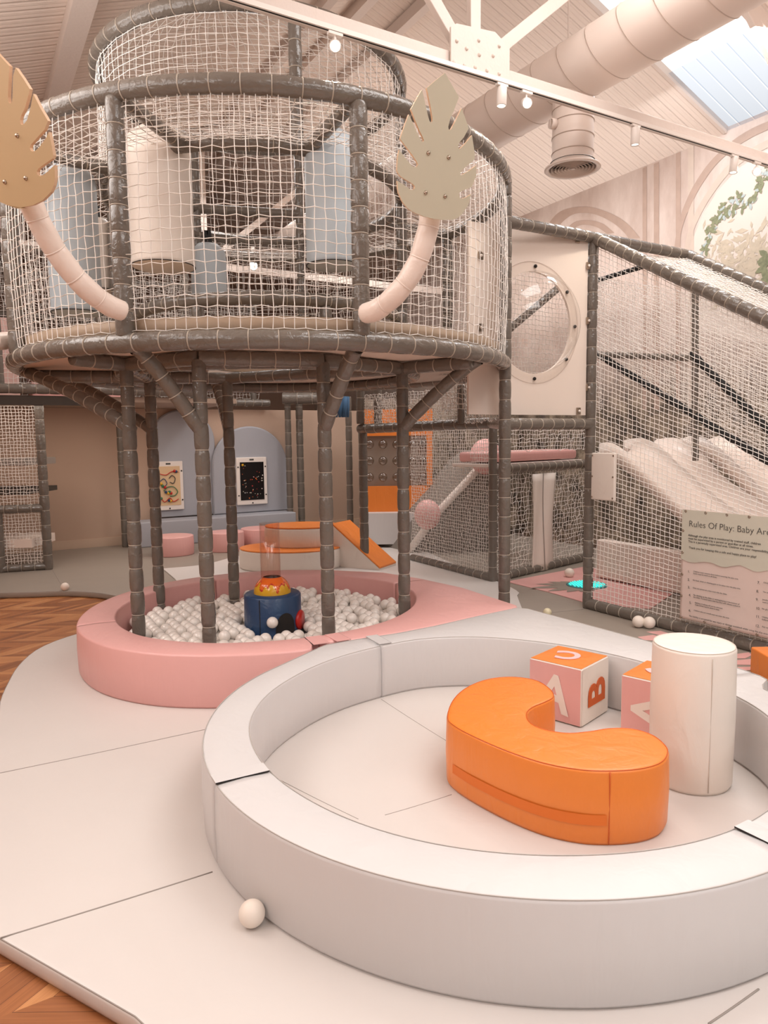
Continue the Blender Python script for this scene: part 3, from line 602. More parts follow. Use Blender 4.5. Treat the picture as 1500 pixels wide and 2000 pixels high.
def block(corner,dl,dr,size,label,letA,letB,letC,rotA,rotC):
    """letter cube: corner = nearest bottom corner, dl / dr = directions of left and right face"""
    c=np.array([corner[0],corner[1],0.]); dl=np.array([*dl,0.]);dr=np.array([*dr,0.]); dl/=np.linalg.norm(dl); dr=dr-dl*(dr@dl); dr/=np.linalg.norm(dr)
    ctr=c+(dl+dr)*size/2+zz*(size/2+.002)
    t=thing('letter_block',label,'foam block',(ctr[0],ctr[1],0),group='letter blocks in the grey ring')
    e=size/2
    MB().box(ctr,(e-.002,e-.002,e-.002),(dl,dr,zz),bev=.012).obj('core',m_cream,t)
    def face(name,n_,a,b_,mt):
        g=np.linspace(-1,1,9); V=[];F=[]
        for i in g:
            for j in g:
                k=(1-i*i)*(1-j*j); V.append(ctr+n_*(e-.001+.006*k)+a*i*(e-.007)+b_*j*(e-.007))
        for i in range(8):
            for j in range(8): F.append((i*9+j,(i+1)*9+j,(i+1)*9+j+1,i*9+j+1))
        return obj(name,V,F,mt,t)
    fl1,fl2,fl3=face('left_panel',-dr,dl,zz,m_pink),face('right_panel',-dl,dr,zz,m_cream),face('top_panel',zz,dl,dr,m_orange)
    def letter(ch,n_,xd,rot,mt,sc,up):
        up0=np.cross(n_,xd); x2=xd*math.cos(rot)+up0*math.sin(rot); y2=-xd*math.sin(rot)+up0*math.cos(rot)
        sz=size*sc; w_={'A':.66,'B':.60,'C':.66}[ch]*sz; o0=ctr+n_*(e+.0065)-x2*w_/2-y2*.345*sz+up*zz
        text('letter_'+ch.lower(),ch,sz,o0,x2,y2,mt,{'A':fl1,'B':fl2,'C':fl3}[ch],ext=.0015,off=.006)
    letter('A',-dr,-dl,rotA,m_cream,.86,0); letter('B',-dl,dr,letB,m_orangeL,.82,0); letter('C',zz,-dl,rotC,mat('pale_pink_felt',(238,190,190),.7),.62,0)
    return t
block((1.0,3.555),(-.735,.68),(.72,.69),.312,'letter block with pink A, white B and orange C faces, left of the pair',0,math.radians(90),0,math.radians(-8),PI+.35)
block((1.40,3.265),(-.735,.68),(.70,.71),.312,'letter block behind the cream cylinder, its pink A turned sideways',0,math.radians(90),0,math.radians(90),math.radians(150))
# ================================================================== BALLS
def ballmesh(name,r,mt,nu=20,nv=14):
    o=MB().sphere((0,0,0),r,nu,nv).obj(name,mt); return o
RB=.041
def ball(p,label,mt=m_ball,r=RB,group=None):
    o=MB().sphere((0,0,0),r,24,16).obj('plastic_ball',mt); o.location=tuple(map(float,p)); tag(o,label,'ball',group); return o
ball(Z(492,1784,.042),'single white ball resting on the mat against the outside of the grey ring',m_ballm,.041)
ball(Z(127,1146,.036),'lone white ball on front edge of taupe mat beside the wood floor',m_ballm,.042)
ball(Z(1112,1119,.052),'white ball on pink floor mat just above the glowing light disc',m_ballm,.052)
ball(Z(1247,1214,.047),'left ball of the white pair beside the netted frame base',m_ballm,.047); ball(Z(1268,1216,.047),'right ball of the white pair beside the netted frame base',m_ballm,.047)
ball(Z(1069,1196,.03),'yellowish white ball peeking above the rear edge of the grey ring',mat('ivory_ball',(226,214,180),.4),.036)
# pit balls
base=MB().lathe((C2[0],C2[1],.004),[(1.06,0),(.001,.001)],48).obj('pit_floor',m_mat,pink)
drumC=D(533,1190,5.02)[:2]; drumR=.20
poles=[Z(272,1240,.22),Z(312,1180,.2),Z(400,1258,.3),Z(458,1172,.2),Z(642,1232,.26),Z(790,1190,.25)]
poles[2]=np.array([-1.09,4.33,0]); 
cand=[]
def free(x,y,z,m_=.0):
    a=math.atan2(y-C2[1],x-C2[0])
    if math.hypot(x-C2[0],y-C2[1])>ri2(a)-RB-.004: return False
    if math.hypot(x-drumC[0],y-drumC[1])<drumR+RB+.002: return False
    for p in poles:
        if math.hypot(x-p[0],y-p[1])<.045+RB: return False
    return True
def layer(z,step,jz,keep,pts,seed):
    out=[]; n=int(2.4/step)
    for j in range(-n//2-1,n//2+2):
        for i in range(-n//2-1,n//2+2):
            x=C2[0]+(i+.5*(j%2))*step+random.uniform(-1,1)*.006; y=C2[1]+j*step*.866+random.uniform(-1,1)*.006
            if random.random()<keep and free(x,y,z): out.append((x,y,z+random.uniform(-jz,jz)))
    return out
sh=lambda L_,dx,dy: [q for q in ((x+dx,y+dy,z) for x,y,z in L_) if free(*q)]
low=layer(.043,.0845,.001,1,None,0); mid=sh(layer(.112,.0845,.002,1,None,1),.042,.024); topl=layer(.180,.0845,.004,.62,None,2)
allb=sorted(mid+topl,key=lambda p:(0 if p in topl else .6)+math.hypot(p[0],p[1])*.8)
nind=min(300,len(allb)); proto=None
for k,p in enumerate(allb[:nind]):
    if proto is None:
        proto=MB().sphere((0,0,0),RB,20,14).obj('pit_ball',m_ball); o=proto
    else:
        o=proto.copy(); COL.objects.link(o)
    o.location=p; o.rotation_euler=(random.random(),random.random(),0); tag(o,'pearly white plastic ball lying among the others in the pink ringed pit','ball','balls in the pink ball pit')
rest=MB()
for p in low: rest.sphere(p,RB,10,7)
for p in allb[nind:]: rest.sphere(p,RB,16,11)
tag(rest.obj('pit_ball_layer',m_ball),'mass of white balls filling the bottom and rear of the pink ball pit','balls',kind='stuff')
ball(D(532,1216,4.79),'glossy white ball sitting high at the dark arch of the blue drum',m_ball,.0395)
# ================================================================== VOLCANO TOY
zt=float(D(533,1158,5.0)[2]); 
vt=thing('ball_volcano','navy blue drum with flame painted dome and clear tube in the ball pit','play toy',(drumC[0],drumC[1],.0))
mb=MB(); mb.lathe((drumC[0],drumC[1],0),[(.19,.02),(drumR,.035),(drumR+.003,zt*.5),(drumR,zt-.012),(drumR-.012,zt),(.001,zt+.002)],48); mb.obj('drum',m_navy,vt); drm=bpy.data.objects['drum']
aF=ang(drumC,D(566,1205,4.8)); n=16; V=[];F=[]
for i in range(n+1):
    t=-1+2*i/n; h=.11*math.sqrt(max(0,1-t*t)); a=aF+t*.36
    for z_ in (.03,max(.031,.20+h)): V.append((drumC[0]+(drumR+.006)*math.cos(a),drumC[1]+(drumR+.006)*math.sin(a),z_))
obj('arch_opening',V,[(2*i,2*i+2,2*i+3,2*i+1) for i in range(n)],m_dark,drm)
MB().tube([(drumC[0]+(drumR+.002)*math.cos(aF-.9),drumC[1]+(drumR+.002)*math.sin(aF-.9),z) for z in (.05,zt-.015)],.003,5).obj('side_seam',m_dark,drm)
aR=math.radians(-12); q=np.array([drumC[0]+(drumR+.01)*math.cos(aR),drumC[1]+(drumR+.01)*math.sin(aR),.23]); MB().lathe(q-np.array([math.cos(aR),math.sin(aR),0])*.02,[(.07,0),(.072,.012),(.065,.025),(.001,.027)],28,axis=(math.cos(aR),math.sin(aR),0)).obj('red_disc',m_red,vt)
rdm=.132; hd=.115
dm=[(rdm*math.cos(a)**.8 if a<PI/2 else 0,hd*math.sin(a)) for a in np.linspace(0,math.radians(64),10)]
V=[];F=[];MI=[];n=120; ks=30; prf=[(rdm*math.cos(a),hd*1.12*math.sin(a)) for a in np.linspace(0,math.radians(62),ks)]
for r_,z_ in prf: V+=[(drumC[0]+r_*math.cos(2*PI*i/n),drumC[1]+r_*math.sin(2*PI*i/n),zt+z_) for i in range(n)]
for j in range(ks-1):
    for i in range(n):
        F.append((j*n+i,j*n+(i+1)%n,(j+1)*n+(i+1)%n,(j+1)*n+i)); a=2*PI*i/n; h=j/(ks-1)
        wv=.42+.16*math.sin(7*a)+.11*math.sin(13*a+1)+.05*math.sin(23*a)
        MI.append(1 if h>wv+.05 else (2 if h>wv-.03 else 0))
o=obj('flame_dome',V,F,[m_yel,m_ora,m_red],vt,True,MI)
rT=.071; ztt=float(D(531,1022,5.0)[2]); z0=zt+hd*.9
mb=MB(); mb.cap=False; mb.lathe((drumC[0]-.008,drumC[1],0),[(rT,z0),(rT,ztt),(rT-.004,ztt),(rT-.004,z0)],40); mb.obj('clear_tube',m_tube,vt)
MB().lathe((drumC[0]-.008,drumC[1],z0),[(rT-.005,0),(.001,.001)],32).obj('tube_mouth',m_dark,vt)
# ================================================================== ORANGE CLIMBER, STOOLS
mc=thing('soft_climber','orange and cream stepped soft climber with a ramp, behind the ball pit','soft play climber',(-1.0,8.5,.012))
def ell(cx,cy,a,b_,n=40,rot=0): return [(cx+a*math.cos(t)*math.cos(rot)-b_*math.sin(t)*math.sin(rot),cy+a*math.cos(t)*math.sin(rot)+b_*math.sin(t)*math.cos(rot)) for t in np.linspace(0,2*PI,n,endpoint=False)]
cl=D(568,1082,8.2)
cushion('lower_step',ell(cl[0]-.02,8.35,.60,.42),.013,.235,[m_cream,m_seam],mc,b=.02); cushion('lower_tread',ell(cl[0]-.02,8.35,.595,.415),.236,.252,[m_orange,m_seam],mc,b=.008,bulge=0)
cushion('upper_step',ell(cl[0]+.10,8.48,.44,.32),.253,.475,[m_cream,m_seam],mc,b=.02); cushion('upper_tread',ell(cl[0]+.10,8.48,.435,.315),.476,.494,[m_orange,m_seam],mc,b=.008,bulge=0)
# ramp going down to the right front
ra0=D(655,1042,8.35); 
p0=np.array([-.55,8.42]); p1=np.array([.0,8.12]); dv=p1-p0; dv/=np.linalg.norm(dv); sv=np.array([-dv[1],dv[0]])
V=[]
for (pp_,z_) in ((p0,.50),(p1,.03)):
    for s_ in (-.02,-.42): 
        q=pp_-sv*s_*1.0 if False else pp_+sv*(.30+s_)
        V+=[(q[0],q[1],.014),(q[0],q[1],z_)]
mb=MB(); mb.add(V,[(0,1,5,4),(2,6,7,3),(0,2,3,1),(4,5,7,6),(0,4,6,2),(1,3,7,5)]); mb.obj('ramp_body',m_cream,mc,False)
V2=[np.array(V[i])+zz*d for d in (.004,.022) for i in (1,5,7,3)]
mb=MB(); mb.add(V2,[(0,1,2,3),(4,7,6,5),(0,4,5,1),(1,5,6,2),(2,6,7,3),(3,7,4,0)]); mb.obj('ramp_tread',m_orange,mc,False)
for i,(px,w_,pyb,lab) in enumerate(((327,82,1089,'pink round stool left of the three by the padded back wall'),(434,72,1080,'pink round stool in the middle of the three by the padded back wall'),(502,76,1070,'pink round stool right of the three, partly behind the clear tube'))):
    q=Z(px,pyb,0); r_=w_/2/FPX*q[1]; h=(float(D(px,{0:1046,1:1038,2:1035}[i],q[1]+r_)[2]))
    tag(cushion('round_stool',ell(q[0],q[1]+r_,r_,r_,36),.0,max(.25,h),[m_pink,m_seam],b=.015),lab,'stool','pink stools by the back wall')
# ================================================================== BACK WALL PADDING
def arch_pts(u0,u1,zb_,zt_,n=24):
    r_=(u1-u0)/2; c_=(u0+u1)/2; P=[(u0,zb_),(u1,zb_)]
    P+=[(c_+r_*math.cos(a),zt_-r_+r_*math.sin(a)) for a in np.linspace(0,PI,n)]; return P
def wallpad(name,P,v,th,mt,label,cat,bev=.02):
    n=len(P); c_=np.mean(P,axis=0); V=[]
    for (k,o) in ((0,0),(1,0),(1,bev)):
        pass
    Q=np.array(P); I=inset(Q,bev)
    V=[UV(a,v,b_) for a,b_ in Q]+[UV(a,v-th+bev,b_) for a,b_ in Q]+[UV(a,v-th,b_) for a,b_ in I]
    F=[(j*n+i,j*n+(i+1)%n,(j+1)*n+(i+1)%n,(j+1)*n+i) for j in range(2) for i in range(n)]+[tuple(2*n+i for i in range(n))]
    o=obj(name,V,F,mt,None,False); fixn(o); return tag(o,label,cat)
uu=lambda px,py,v=VB:float(onV(px,py,v)@BX); zv=lambda px,py,v=VB:float(onV(px,py,v)[2])
wallpad('wall_padding',arch_pts(uu(292,900),uu(418,900)+.0,.36,1.97),VB-.02,.06,m_gblue,'tall blue grey arched wall pad on the back wall, holding the bead board','wall pad')
wallpad('wall_padding',arch_pts(uu(409,900),uu(554,900),.36,zv(480,833)),VB-.09,.06,m_gblue,'lower blue grey arched wall pad on the back wall, holding the star board','wall pad')
ba,bb_=uu(255,1010,10.6),uu(570,1020,10.6)
b=MB().box(UV((ba+bb_)/2,10.62,.18),((bb_-ba)/2,.2,.18),(BX,AX,zz),bev=.02).obj('padded_bench',m_gblue); tag(b,'long blue grey padded bench along the base of the back wall','bench')
def board(px0,py0,px1,py1,v,label,face,cat):
    u0,u1=uu(px0,(py0+py1)/2,v),uu(px1,(py0+py1)/2,v); z1=zv((px0+px1)/2,py0,v); z0=zv((px0+px1)/2,py1,v); c=UV((u0+u1)/2,v-.02,(z0+z1)/2)
    t=thing('activity_board',label,cat,c); hw,hh=(u1-u0)/2,(z1-z0)/2
    MB().box(c,(hw,.02,hh),(BX,AX,zz),bev=.012).obj('board_frame',m_white,t,False); bfr=t.children[0] if t.children else t
    MB().box(c-AX*.022,(hw*.78,.004,hh*.80),(BX,AX,zz)).obj('play_panel',face,t,False)
    text('caption','III',.06,c-AX*.022-BX*.045+zz*(hh*.87),BX,zz,m_text,t) if False else MB().box(c-AX*.022+zz*hh*.9,(.035,.001,.012),(BX,AX,zz)).obj('top_mark',m_text,t,False)
    for sx,sz in ((-1,.6),(1,.6),(-1,-.6),(1,-.6),(0,-.93)): MB().sphere(c-AX*.022+BX*sx*hw*.9+zz*sz*hh,.012,8,6).obj('screw',m_dark,t)
    return t,c,hw,hh
t,c,hw,hh=board(300,901,357,996,VB-.08,'white framed bead maze board on the tall blue grey wall arch',mat('maple_panel',(222,190,150),.5),'activity board')
cols=[m_red,m_navy,m_yel,mat('green_bead',(50,120,80),.3)]
def loc(a,b_,off=.04): return c-AX*off+BX*a*hw+zz*b_*hh
for k,pts in enumerate(([(-.6,.5),(-.2,.45),(.1,.55),(.4,.6),(.65,.55)],[(-.6,.2),(-.35,.3),(-.15,.1),(-.4,-.02),(-.62,.1)],[(.0,.3),(.2,.42),(.42,.3),(.3,.1),(.05,.15)],[(-.4,-.2),(-.1,-.05),(.3,-.05),(.55,-.25),(.35,-.4),(0,-.42)],[(-.6,-.5),(-.35,-.65),(.0,-.5),(.25,-.65),(.6,-.55)])):
    MB().tube([loc(*p[:2]) for p in spline([(*p,0) for p in pts],6)],.006,6).obj('wire_loop',cols[k%4] if k!=2 else m_text,t)
for k,(a,b_) in enumerate(((.4,.6),(.5,.58),(-.55,.1),(-.45,.0),(-.3,-.05),(-.25,-.25),(-.1,-.3),(.0,-.25),(.1,-.3),(-.05,-.6),(.05,-.62),(-.6,-.5))):
    MB().sphere(loc(a,b_),.022,10,8).obj('bead',cols[k%4],t)
def star():
    M=mat('star_scene',(16,16,18),.25); return M
t,c,hw,hh=board(461,893,520,985,VB-.15,'white framed black night sky board on the lower blue grey wall arch',star(),'activity board')
for k in range(46):
    a,b_=random.uniform(-.7,.7),random.uniform(-.74,.3)*1.0 if random.random()<.7 else random.uniform(-.7,.7)
    MB().sphere(loc(a,b_,.027),random.uniform(.004,.011),6,5).obj('painted_star',random.choice([m_red,m_leafA,m_white,m_leafA,m_ora]),t)
MB().lathe(loc(-.6,.68,.027),[(.02,0),(.001,.002)],14,axis=-AX).obj('painted_moon',m_yel,t)
# ================================================================== PLAY TOWER
TC=np.array([-.89,5.85]); TR=1.845; Z1,Z2,Z3=2.05,3.38,4.22; IC=np.array([-.98,5.92]); IR=1.15
def onr(c,r_,a,z): return np.array([c[0]+r_*math.cos(a),c[1]+r_*math.sin(a),z])
def circle(c,r_,z,n=72): return [onr(c,r_,a,z) for a in np.linspace(0,2*PI,n,endpoint=False)]
tw_=thing('play_tower','round two storey netted play tower on padded taupe poles above the ball pit','play tower',(TC[0],TC[1],0))
RT=.050
pad_tube('ring_rail',circle(TC,TR,Z1),RT+.004,tw_,seg=.16,closed=True,pinch=.06)
pad_tube('ring_rail',circle(TC,TR,Z2),RT+.002,tw_,seg=.16,closed=True,pinch=.06)
pad_tube('ring_rail',circle(IC,IR,Z3),RT,tw_,seg=.15,closed=True,pinch=.07)
pad_tube('ring_rail',circle(IC,IR,Z2),.045,tw_,seg=.15,closed=True,pinch=.07)
pad_tube('ring_rail',circle((TC[0],TC[1]+.05),1.02,2.44),.045,tw_,seg=.15,closed=True,pinch=.07)
# outer posts
def pxof(q):
    q=np.array(q)-C0; return 750+FPX*(q@CX)/(q@Fw)
def postang(px,lo_,hi,z=2.7):
    return min(np.linspace(lo_,hi,2001),key=lambda a:abs(pxof(onr(TC,TR,a,z))-px))
outer=[postang(234,-2.2,-1.4),postang(703,-1.5,-.8),postang(22,-3.0,-2.3),ang(TC,(.62,6.9)),ang(TC,(-2.5,6.85))]
for i,a in enumerate(outer):
    pad_tube('upper_post',[onr(TC,TR-.0,a,Z1+.03),onr(TC,TR-.0,a,Z2-.03)],.050,tw_,seg=.145,pinch=.10)
    q=onr(TC,TR,a,Z2); d=IC-q[:2]; L_=np.linalg.norm(d); d/=L_; pad_tube('roof_spoke',[q,np.array([*(IC-d*IR),Z2])],.042,tw_,seg=.15,pinch=.08)
a7=ang(TC,(.93,5.5))
inner=[math.radians(180),math.radians(-67),math.radians(128),math.radians(79),math.radians(0)]
for a in inner: 
    pad_tube('inner_post',[onr(IC,IR,a,Z2 if a<0 else Z1+.15),onr(IC,IR,a,Z3-.03)],.042,tw_,seg=.16,pinch=.09)
p,q=onr(IC,IR,inner[2],3.62),onr(IC,IR,inner[3],3.62); pad_tube('cross_rail',[p,q],.042,tw_,pinch=.09)
pad_tube('cross_rail',[onr(IC,IR,math.radians(180),3.62),p],.042,tw_,pinch=.09)
for a in np.radians([200,250,300,350,40,90,140]): pad_tube('short_post',[onr((TC[0],TC[1]+.05),1.02,a,Z1+.05),onr((TC[0],TC[1]+.05),1.02,a,2.40)],.04,tw_,seg=.13,pinch=.09)
# lower poles, collars and braces
tie_r=[]
for i,p in enumerate(poles):
    topz=1.98
    pad_tube('lower_pole',[(p[0],p[1],.05),(p[0],p[1],1.60)],.044,tw_,seg=.15,pinch=.17); pad_tube('lower_pole_top',[(p[0],p[1],1.60),(p[0],p[1],topz)],.043,tw_,seg=.13,pinch=.12)
br=[(0,(-2.62,5.35)),(1,(-2.5,6.1)),(2,(-1.42,4.1)),(4,(-.13,4.2)),(5,(.65,4.95)),(3,(-1.5,6.5))]
for i,e in br:
    p=poles[i]; e=np.array(e); d=e-TC; e2=TC+d/np.linalg.norm(d)*(TR-.02) if i!=3 else e
    a=np.array([p[0],p[1],1.585]); b_=np.array([e2[0],e2[1],Z1-.03]); mid=(a+b_)/2+zz*.04; k=(b_-a); k[2]=0; k/=np.linalg.norm(k)+1e-9
    pad_tube('brace',spline([a-zz*.02,a+k*.04+zz*.03,mid,b_-k*.05,b_],6),.044,tw_,seg=.12,pinch=.07)
hexp=[poles[j] for j in (0,2,4,5,3,1)]
for j in range(6):
    a,b_=hexp[j],hexp[(j+1)%6]; pad_tube('under_rail',[(a[0],a[1],1.99),(b_[0],b_[1],1.99)],.044,tw_,seg=.15,pinch=.07)
for j in range(6):
    a=hexp[j]; d=a[:2]-TC; d/=np.linalg.norm(d)
    if j not in (1,2): pad_tube('under_rail',[(a[0],a[1],1.99),(TC[0]+d[0]*(TR-.06),TC[1]+d[1]*(TR-.06),2.0)],.044,tw_,seg=.15,pinch=.07)
pad_tube('under_rail',circle(TC,1.15,2.0,60),.044,tw_,seg=.16,closed=True,pinch=.07)
# deck with open middle: board below, cushion above
def disc_ring(name,c,ro_,ri_,z0,z1,mt,parent):
    mb=MB(); mb.cap=False; mb.lathe((c[0],c[1],0),[(ri_,z0),(ro_,z0),(ro_+.004,(z0+z1)/2),(ro_,z1),(ri_,z1),(ri_,z0)],72); return mb.obj(name,mt,parent,True)
disc_ring('deck_board',TC,TR-.03,.5,Z1-.01,Z1+.03,m_pale,tw_).data.polygons.foreach_set('use_smooth',[False]*0) if False else disc_ring('deck_board',TC,TR-.03,.5,Z1-.01,Z1+.03,mat('deck_underside',(214,196,182),.6),tw_)
disc_ring('deck_cushion',TC,TR-.045,.5,Z1+.035,Z1+.135,m_brown,tw_)
# nets
RN=TR-.0
net('safety_net',lambda s_,t: onr(TC,RN+.006+.02*math.sin(PI*t),2*PI*s_,Z1+.06+(Z2-.03-Z1-.06)*t),196,21,.0030,tw_,wob=.002,closed=True,hexy=.004)
def cone(s_,t):
    a=2*PI*s_; p=onr(TC,TR,a,Z2); q=onr(IC,IR,a,Z2+.02); r_=p*(1-t)+q*t; r_[2]-=.05*math.sin(PI*t); return r_
net('roof_net',cone,110,13,.003,tw_,wob=.004,closed=True)
net('turret_net',lambda s_,t: onr(IC,IR,2*PI*s_,Z2+(Z3-Z2)*t),110,14,.003,tw_,wob=.003,closed=True)
net('turret_roof_net',lambda s_,t: np.array([IC[0]+(s_*2-1)*IR*math.sqrt(max(.0,1-(2*t-1)**2)),IC[1]+(2*t-1)*IR,Z3-.02]),30,30,.003,tw_,wob=.004)
net('inner_net',lambda s_,t: onr(IC,IR-.03,math.radians(40+110*s_),2.5+.9*t),36,15,.003,tw_,wob=.008)
# white hugging stalks with leaf boards
def leaf(label,pix,bolts,anchor,y,yaw,mt,stalk,th=.02):
    base=D(*anchor,y); n0=np.array([math.sin(yaw),-math.cos(yaw),-.28]); n0/=np.linalg.norm(n0)
    def pl(q): d=ray(*q); return C0+d*(((base-C0)@n0)/(d@n0))
    P=[pl(q) for q in pix]; n=len(P)
    t=thing('leaf_palm',label,'decoration',base)
    bm=bmesh.new(); vs=[bm.verts.new(tuple(p)) for p in P]+[bm.verts.new(tuple(p-n0*th)) for p in P]
    for o_ in (0,n):
        e=[bm.edges.new((vs[o_+i],vs[o_+(i+1)%n])) for i in range(n)]; bmesh.ops.triangle_fill(bm,use_beauty=True,edges=e)
    for i in range(n):
        f_=bm.faces.new((vs[i],vs[(i+1)%n],vs[n+(i+1)%n],vs[n+i])); f_.material_index=1
    bmesh.ops.recalc_face_normals(bm,faces=bm.faces); me=bpy.data.meshes.new('leaf_board'); bm.to_mesh(me); bm.free(); me.materials.append(mt); me.materials.append(m_ply)
    o=bpy.data.objects.new('leaf_board',me); COL.objects.link(o); o.parent=t; o.matrix_parent_inverse=Matrix.Translation(-Vector(t.location))
    for q in bolts: MB().sphere(pl(q),.010,14,10).obj('bolt',m_metal,o)
    pad_tube('stalk',spline(stalk,8),.056,t,seg=.17,mats=[m_pale,m_pale],pinch=.07,tie=True)
    return t
GL=[(705,80),(880,385),(810,575),(775,640),(745,760),(750,790),(765,800),(785,785),(830,700),(875,610),(915,525),(960,650),(1003,780),(940,895),(890,950),(872,990),(872,1020),(885,1038),(905,1025),(960,970),(1045,865),(1062,980),(1080,1110),(1075,1170),(960,1270),(900,1330),(895,1355),(905,1370),(930,1360),(1000,1320),(1100,1245),(1098,1380),(1040,1520),(930,1560),(885,1590),(880,1620),(895,1655),(920,1665),(975,1645),(1035,1610),(1000,1740),(920,1860),(860,1910),(800,1930),(680,1932),(560,1920),(440,1890),(350,1855),(280,1820),(230,1780),(180,1720),(150,1660),(120,1590),(110,1530),(105,1440),(200,1500),(270,1548),(300,1555),(322,1535),(325,1510),(300,1480),(250,1450),(150,1390),(118,1350),(100,1310),(105,1220),(112,1130),(130,1050),(210,1160),(290,1255),(320,1270),(350,1262),(365,1235),(345,1190),(290,1110),(200,990),(140,910),(195,750),(250,600),(290,690),(330,780),(395,920),(415,950),(432,948),(440,930),(420,880),(380,800),(330,680),(290,570),(275,540),(345,410),(415,290),(450,440),(490,620),(510,690),(530,705),(545,690),(548,660),(530,540),(510,440),(475,270),(590,170)]
TLr=[(-102,-60),(0,60),(113,180),(95,560),(103,620),(125,640),(145,620),(152,560),(160,300),(190,200),(280,330),(362,460),(350,530),(300,700),(255,790),(243,840),(250,885),(268,900),(290,890),(330,840),(370,700),(405,520),(490,690),(585,850),(540,960),(430,1080),(375,1140),(362,1180),(375,1215),(400,1225),(430,1215),(480,1170),(560,1060),(595,985),(625,1120),(650,1270),(640,1310),(560,1365),(470,1430),(448,1470),(455,1510),(490,1525),(530,1510),(580,1470),(665,1390),(672,1550),(655,1640),(620,1720),(520,1820),(400,1880),(200,1920)]
cxm=lambda y:-60+.18*(y-180)
TL=TLr+[(2*cxm(y)-x,y+.0) for x,y in TLr[::-1] if (x,y)!=(-102,-60)]
leaf('sage green leaf shaped board on a curved white padded stalk at the tower front',[(760+x*.155,130+y*.155) for x,y in GL],[(760+x*.155,130+y*.155) for x,y in ((495,1090),(750,1145),(460,1590),(705,1635))],(858,428),3.72,math.radians(16),m_leafA,
     [D(712,612,4.08),D(735,606,4.02),D(775,573,3.93),D(812,520,3.88),D(832,462,3.84),D(842,415,3.82),D(846,380,3.80)])
leaf('tan leaf shaped board on a curved white padded stalk at the left front of tower',[(x*.16,100+y*.16) for x,y in TL],[(x*.16,100+y*.16) for x,y in ((210,1030),(-50,1040),(315,1550),(60,1595))],(22,408),3.42,math.radians(-16),m_leafB,
     [D(240,608,3.98),D(208,594,3.90),D(160,555,3.78),D(112,495,3.68),D(80,440,3.60),D(62,400,3.56),D(50,360,3.54)])
t=thing('leaf_stalk','short end of a white padded stalk at the left edge of the tower rim','decoration',D(5,668,4.9)); pad_tube('stalk',[D(22,664,4.95),D(-10,668,4.75),D(-60,650,4.5)],.056,t,seg=.2,mats=[m_pale,m_pale],pinch=.06)
# hanging bags
def bag(px,pyt,pyb,wpx,y,mt,label,ztop=Z2):
    q=D(px,(pyt+pyb)/2,y); r_=wpx/2/FPX*y; zt_=float(D(px,pyt,y)[2]); zb_=float(D(px,pyb,y)[2])
    t=thing('punch_bag',label,'hanging bag',(q[0],q[1],zb_),group='soft bags hanging in the tower')
    pr_=[(.001,zb_),(r_-.02,zb_),(r_-.004,zb_+.006),(r_,zb_+.03),(r_,zt_-.14),(r_*.93,zt_-.07),(r_*.6,zt_-.015),(.02,zt_)]
    bb2=MB().lathe((q[0],q[1],0),pr_,36).obj('bag_body',mt,t); mb=MB(); mb.tube(circle(q,r_+.001,zb_+.008,36),.003,5,0,closed=True).obj('bottom_piping',m_dark,bb2)
    for s_ in (-1,1): MB().box((q[0]+s_*.02,q[1],(zt_+ztop)/2-.02),(.018,.004,(ztop-zt_)/2+.03),(np.array([1,0,s_*.10]),np.array([0,1.,0]),np.array([-s_*.10,0,1.]))).obj('strap',m_black,t,False)
    return t
bag(314,250,524,117,4.95,m_cream,'cream cylindrical bag hanging behind the left front post of tower')
bag(648,256,522,100,4.95,m_blue,'pale blue cylindrical bag hanging behind the right front post of tower')
bag(143,322,614,92,5.25,m_blue,'pale blue bag hanging behind the tan leaf at the left of tower')
bag(192,425,570,60,6.0,m_cream,'cream bag seen narrowly between the left blue bag and the front post')
bag(408,475,590,66,6.7,m_blue,'small pale blue bag low at the back of tower, right of the cream bag')
# ================================================================== RIGHT PLAY FRAME
PC=np.array([1.78,6.15]); 
pfm=thing('play_structure','large netted play frame of padded taupe tubes to the right of tower','play frame',(PC[0],PC[1],0))
def P3(p,z): return np.array([p[0],p[1],z])
LU=4.655
def LN(v,z): return UV(LU,v,z)
vC=4.41; zT=3.14
p7=np.array([.93,5.50])
pad_tube('post',[P3(p7,.0),P3(p7,zT+.12)],.046,pfm,seg=.15,pinch=.12); 
pad_tube('post',[LN(vC,.0),LN(vC,zT)],.044,pfm,seg=.15,pinch=.12)
pad_tube('rail',[P3(p7,float(D(985,432,5.5)[2])),LN(vC,zT)],.045,pfm,seg=.13,pinch=.09)
pad_tube('rail',[P3(p7,float(D(985,828,5.5)[2])),LN(vC,1.60)],.045,pfm,seg=.13,pinch=.09)
pad_tube('rail',[P3(p7,3.27),onr(TC,TR,a7,Z2)],.045,pfm,seg=.13,pinch=.09)
pE=onU(1500,625,LU); vE,zE=float(pE@AX),float(pE[2])
sl_=(zT-zE)/(vC-vE)
zr=lambda v:zT-(vC-v)*sl_
pad_tube('sloping_rail',[LN(vC,zT),LN(1.9,zr(1.9))],.048,pfm,seg=.105,pinch=.12)
B2=UV(LU+1.2,vC,zT); pad_tube('rail',[LN(vC,zT),B2],.045,pfm,seg=.13,pinch=.08)
pad_tube('sloping_rail',[B2,UV(LU+1.2,1.9,zr(1.9))],.046,pfm,seg=.11,pinch=.12)
pad_tube('base_rail',[LN(vC,.04),LN(1.6,.04)],.048,pfm,seg=.13,pinch=.10)
net('side_net',lambda s_,t: LN(vC-.04-2.4*s_,.07+(zr(vC-.04-2.4*s_)-.1)*t)+BX*.02*math.sin(PI*t),56,72,.0026,pfm,wob=.0016)
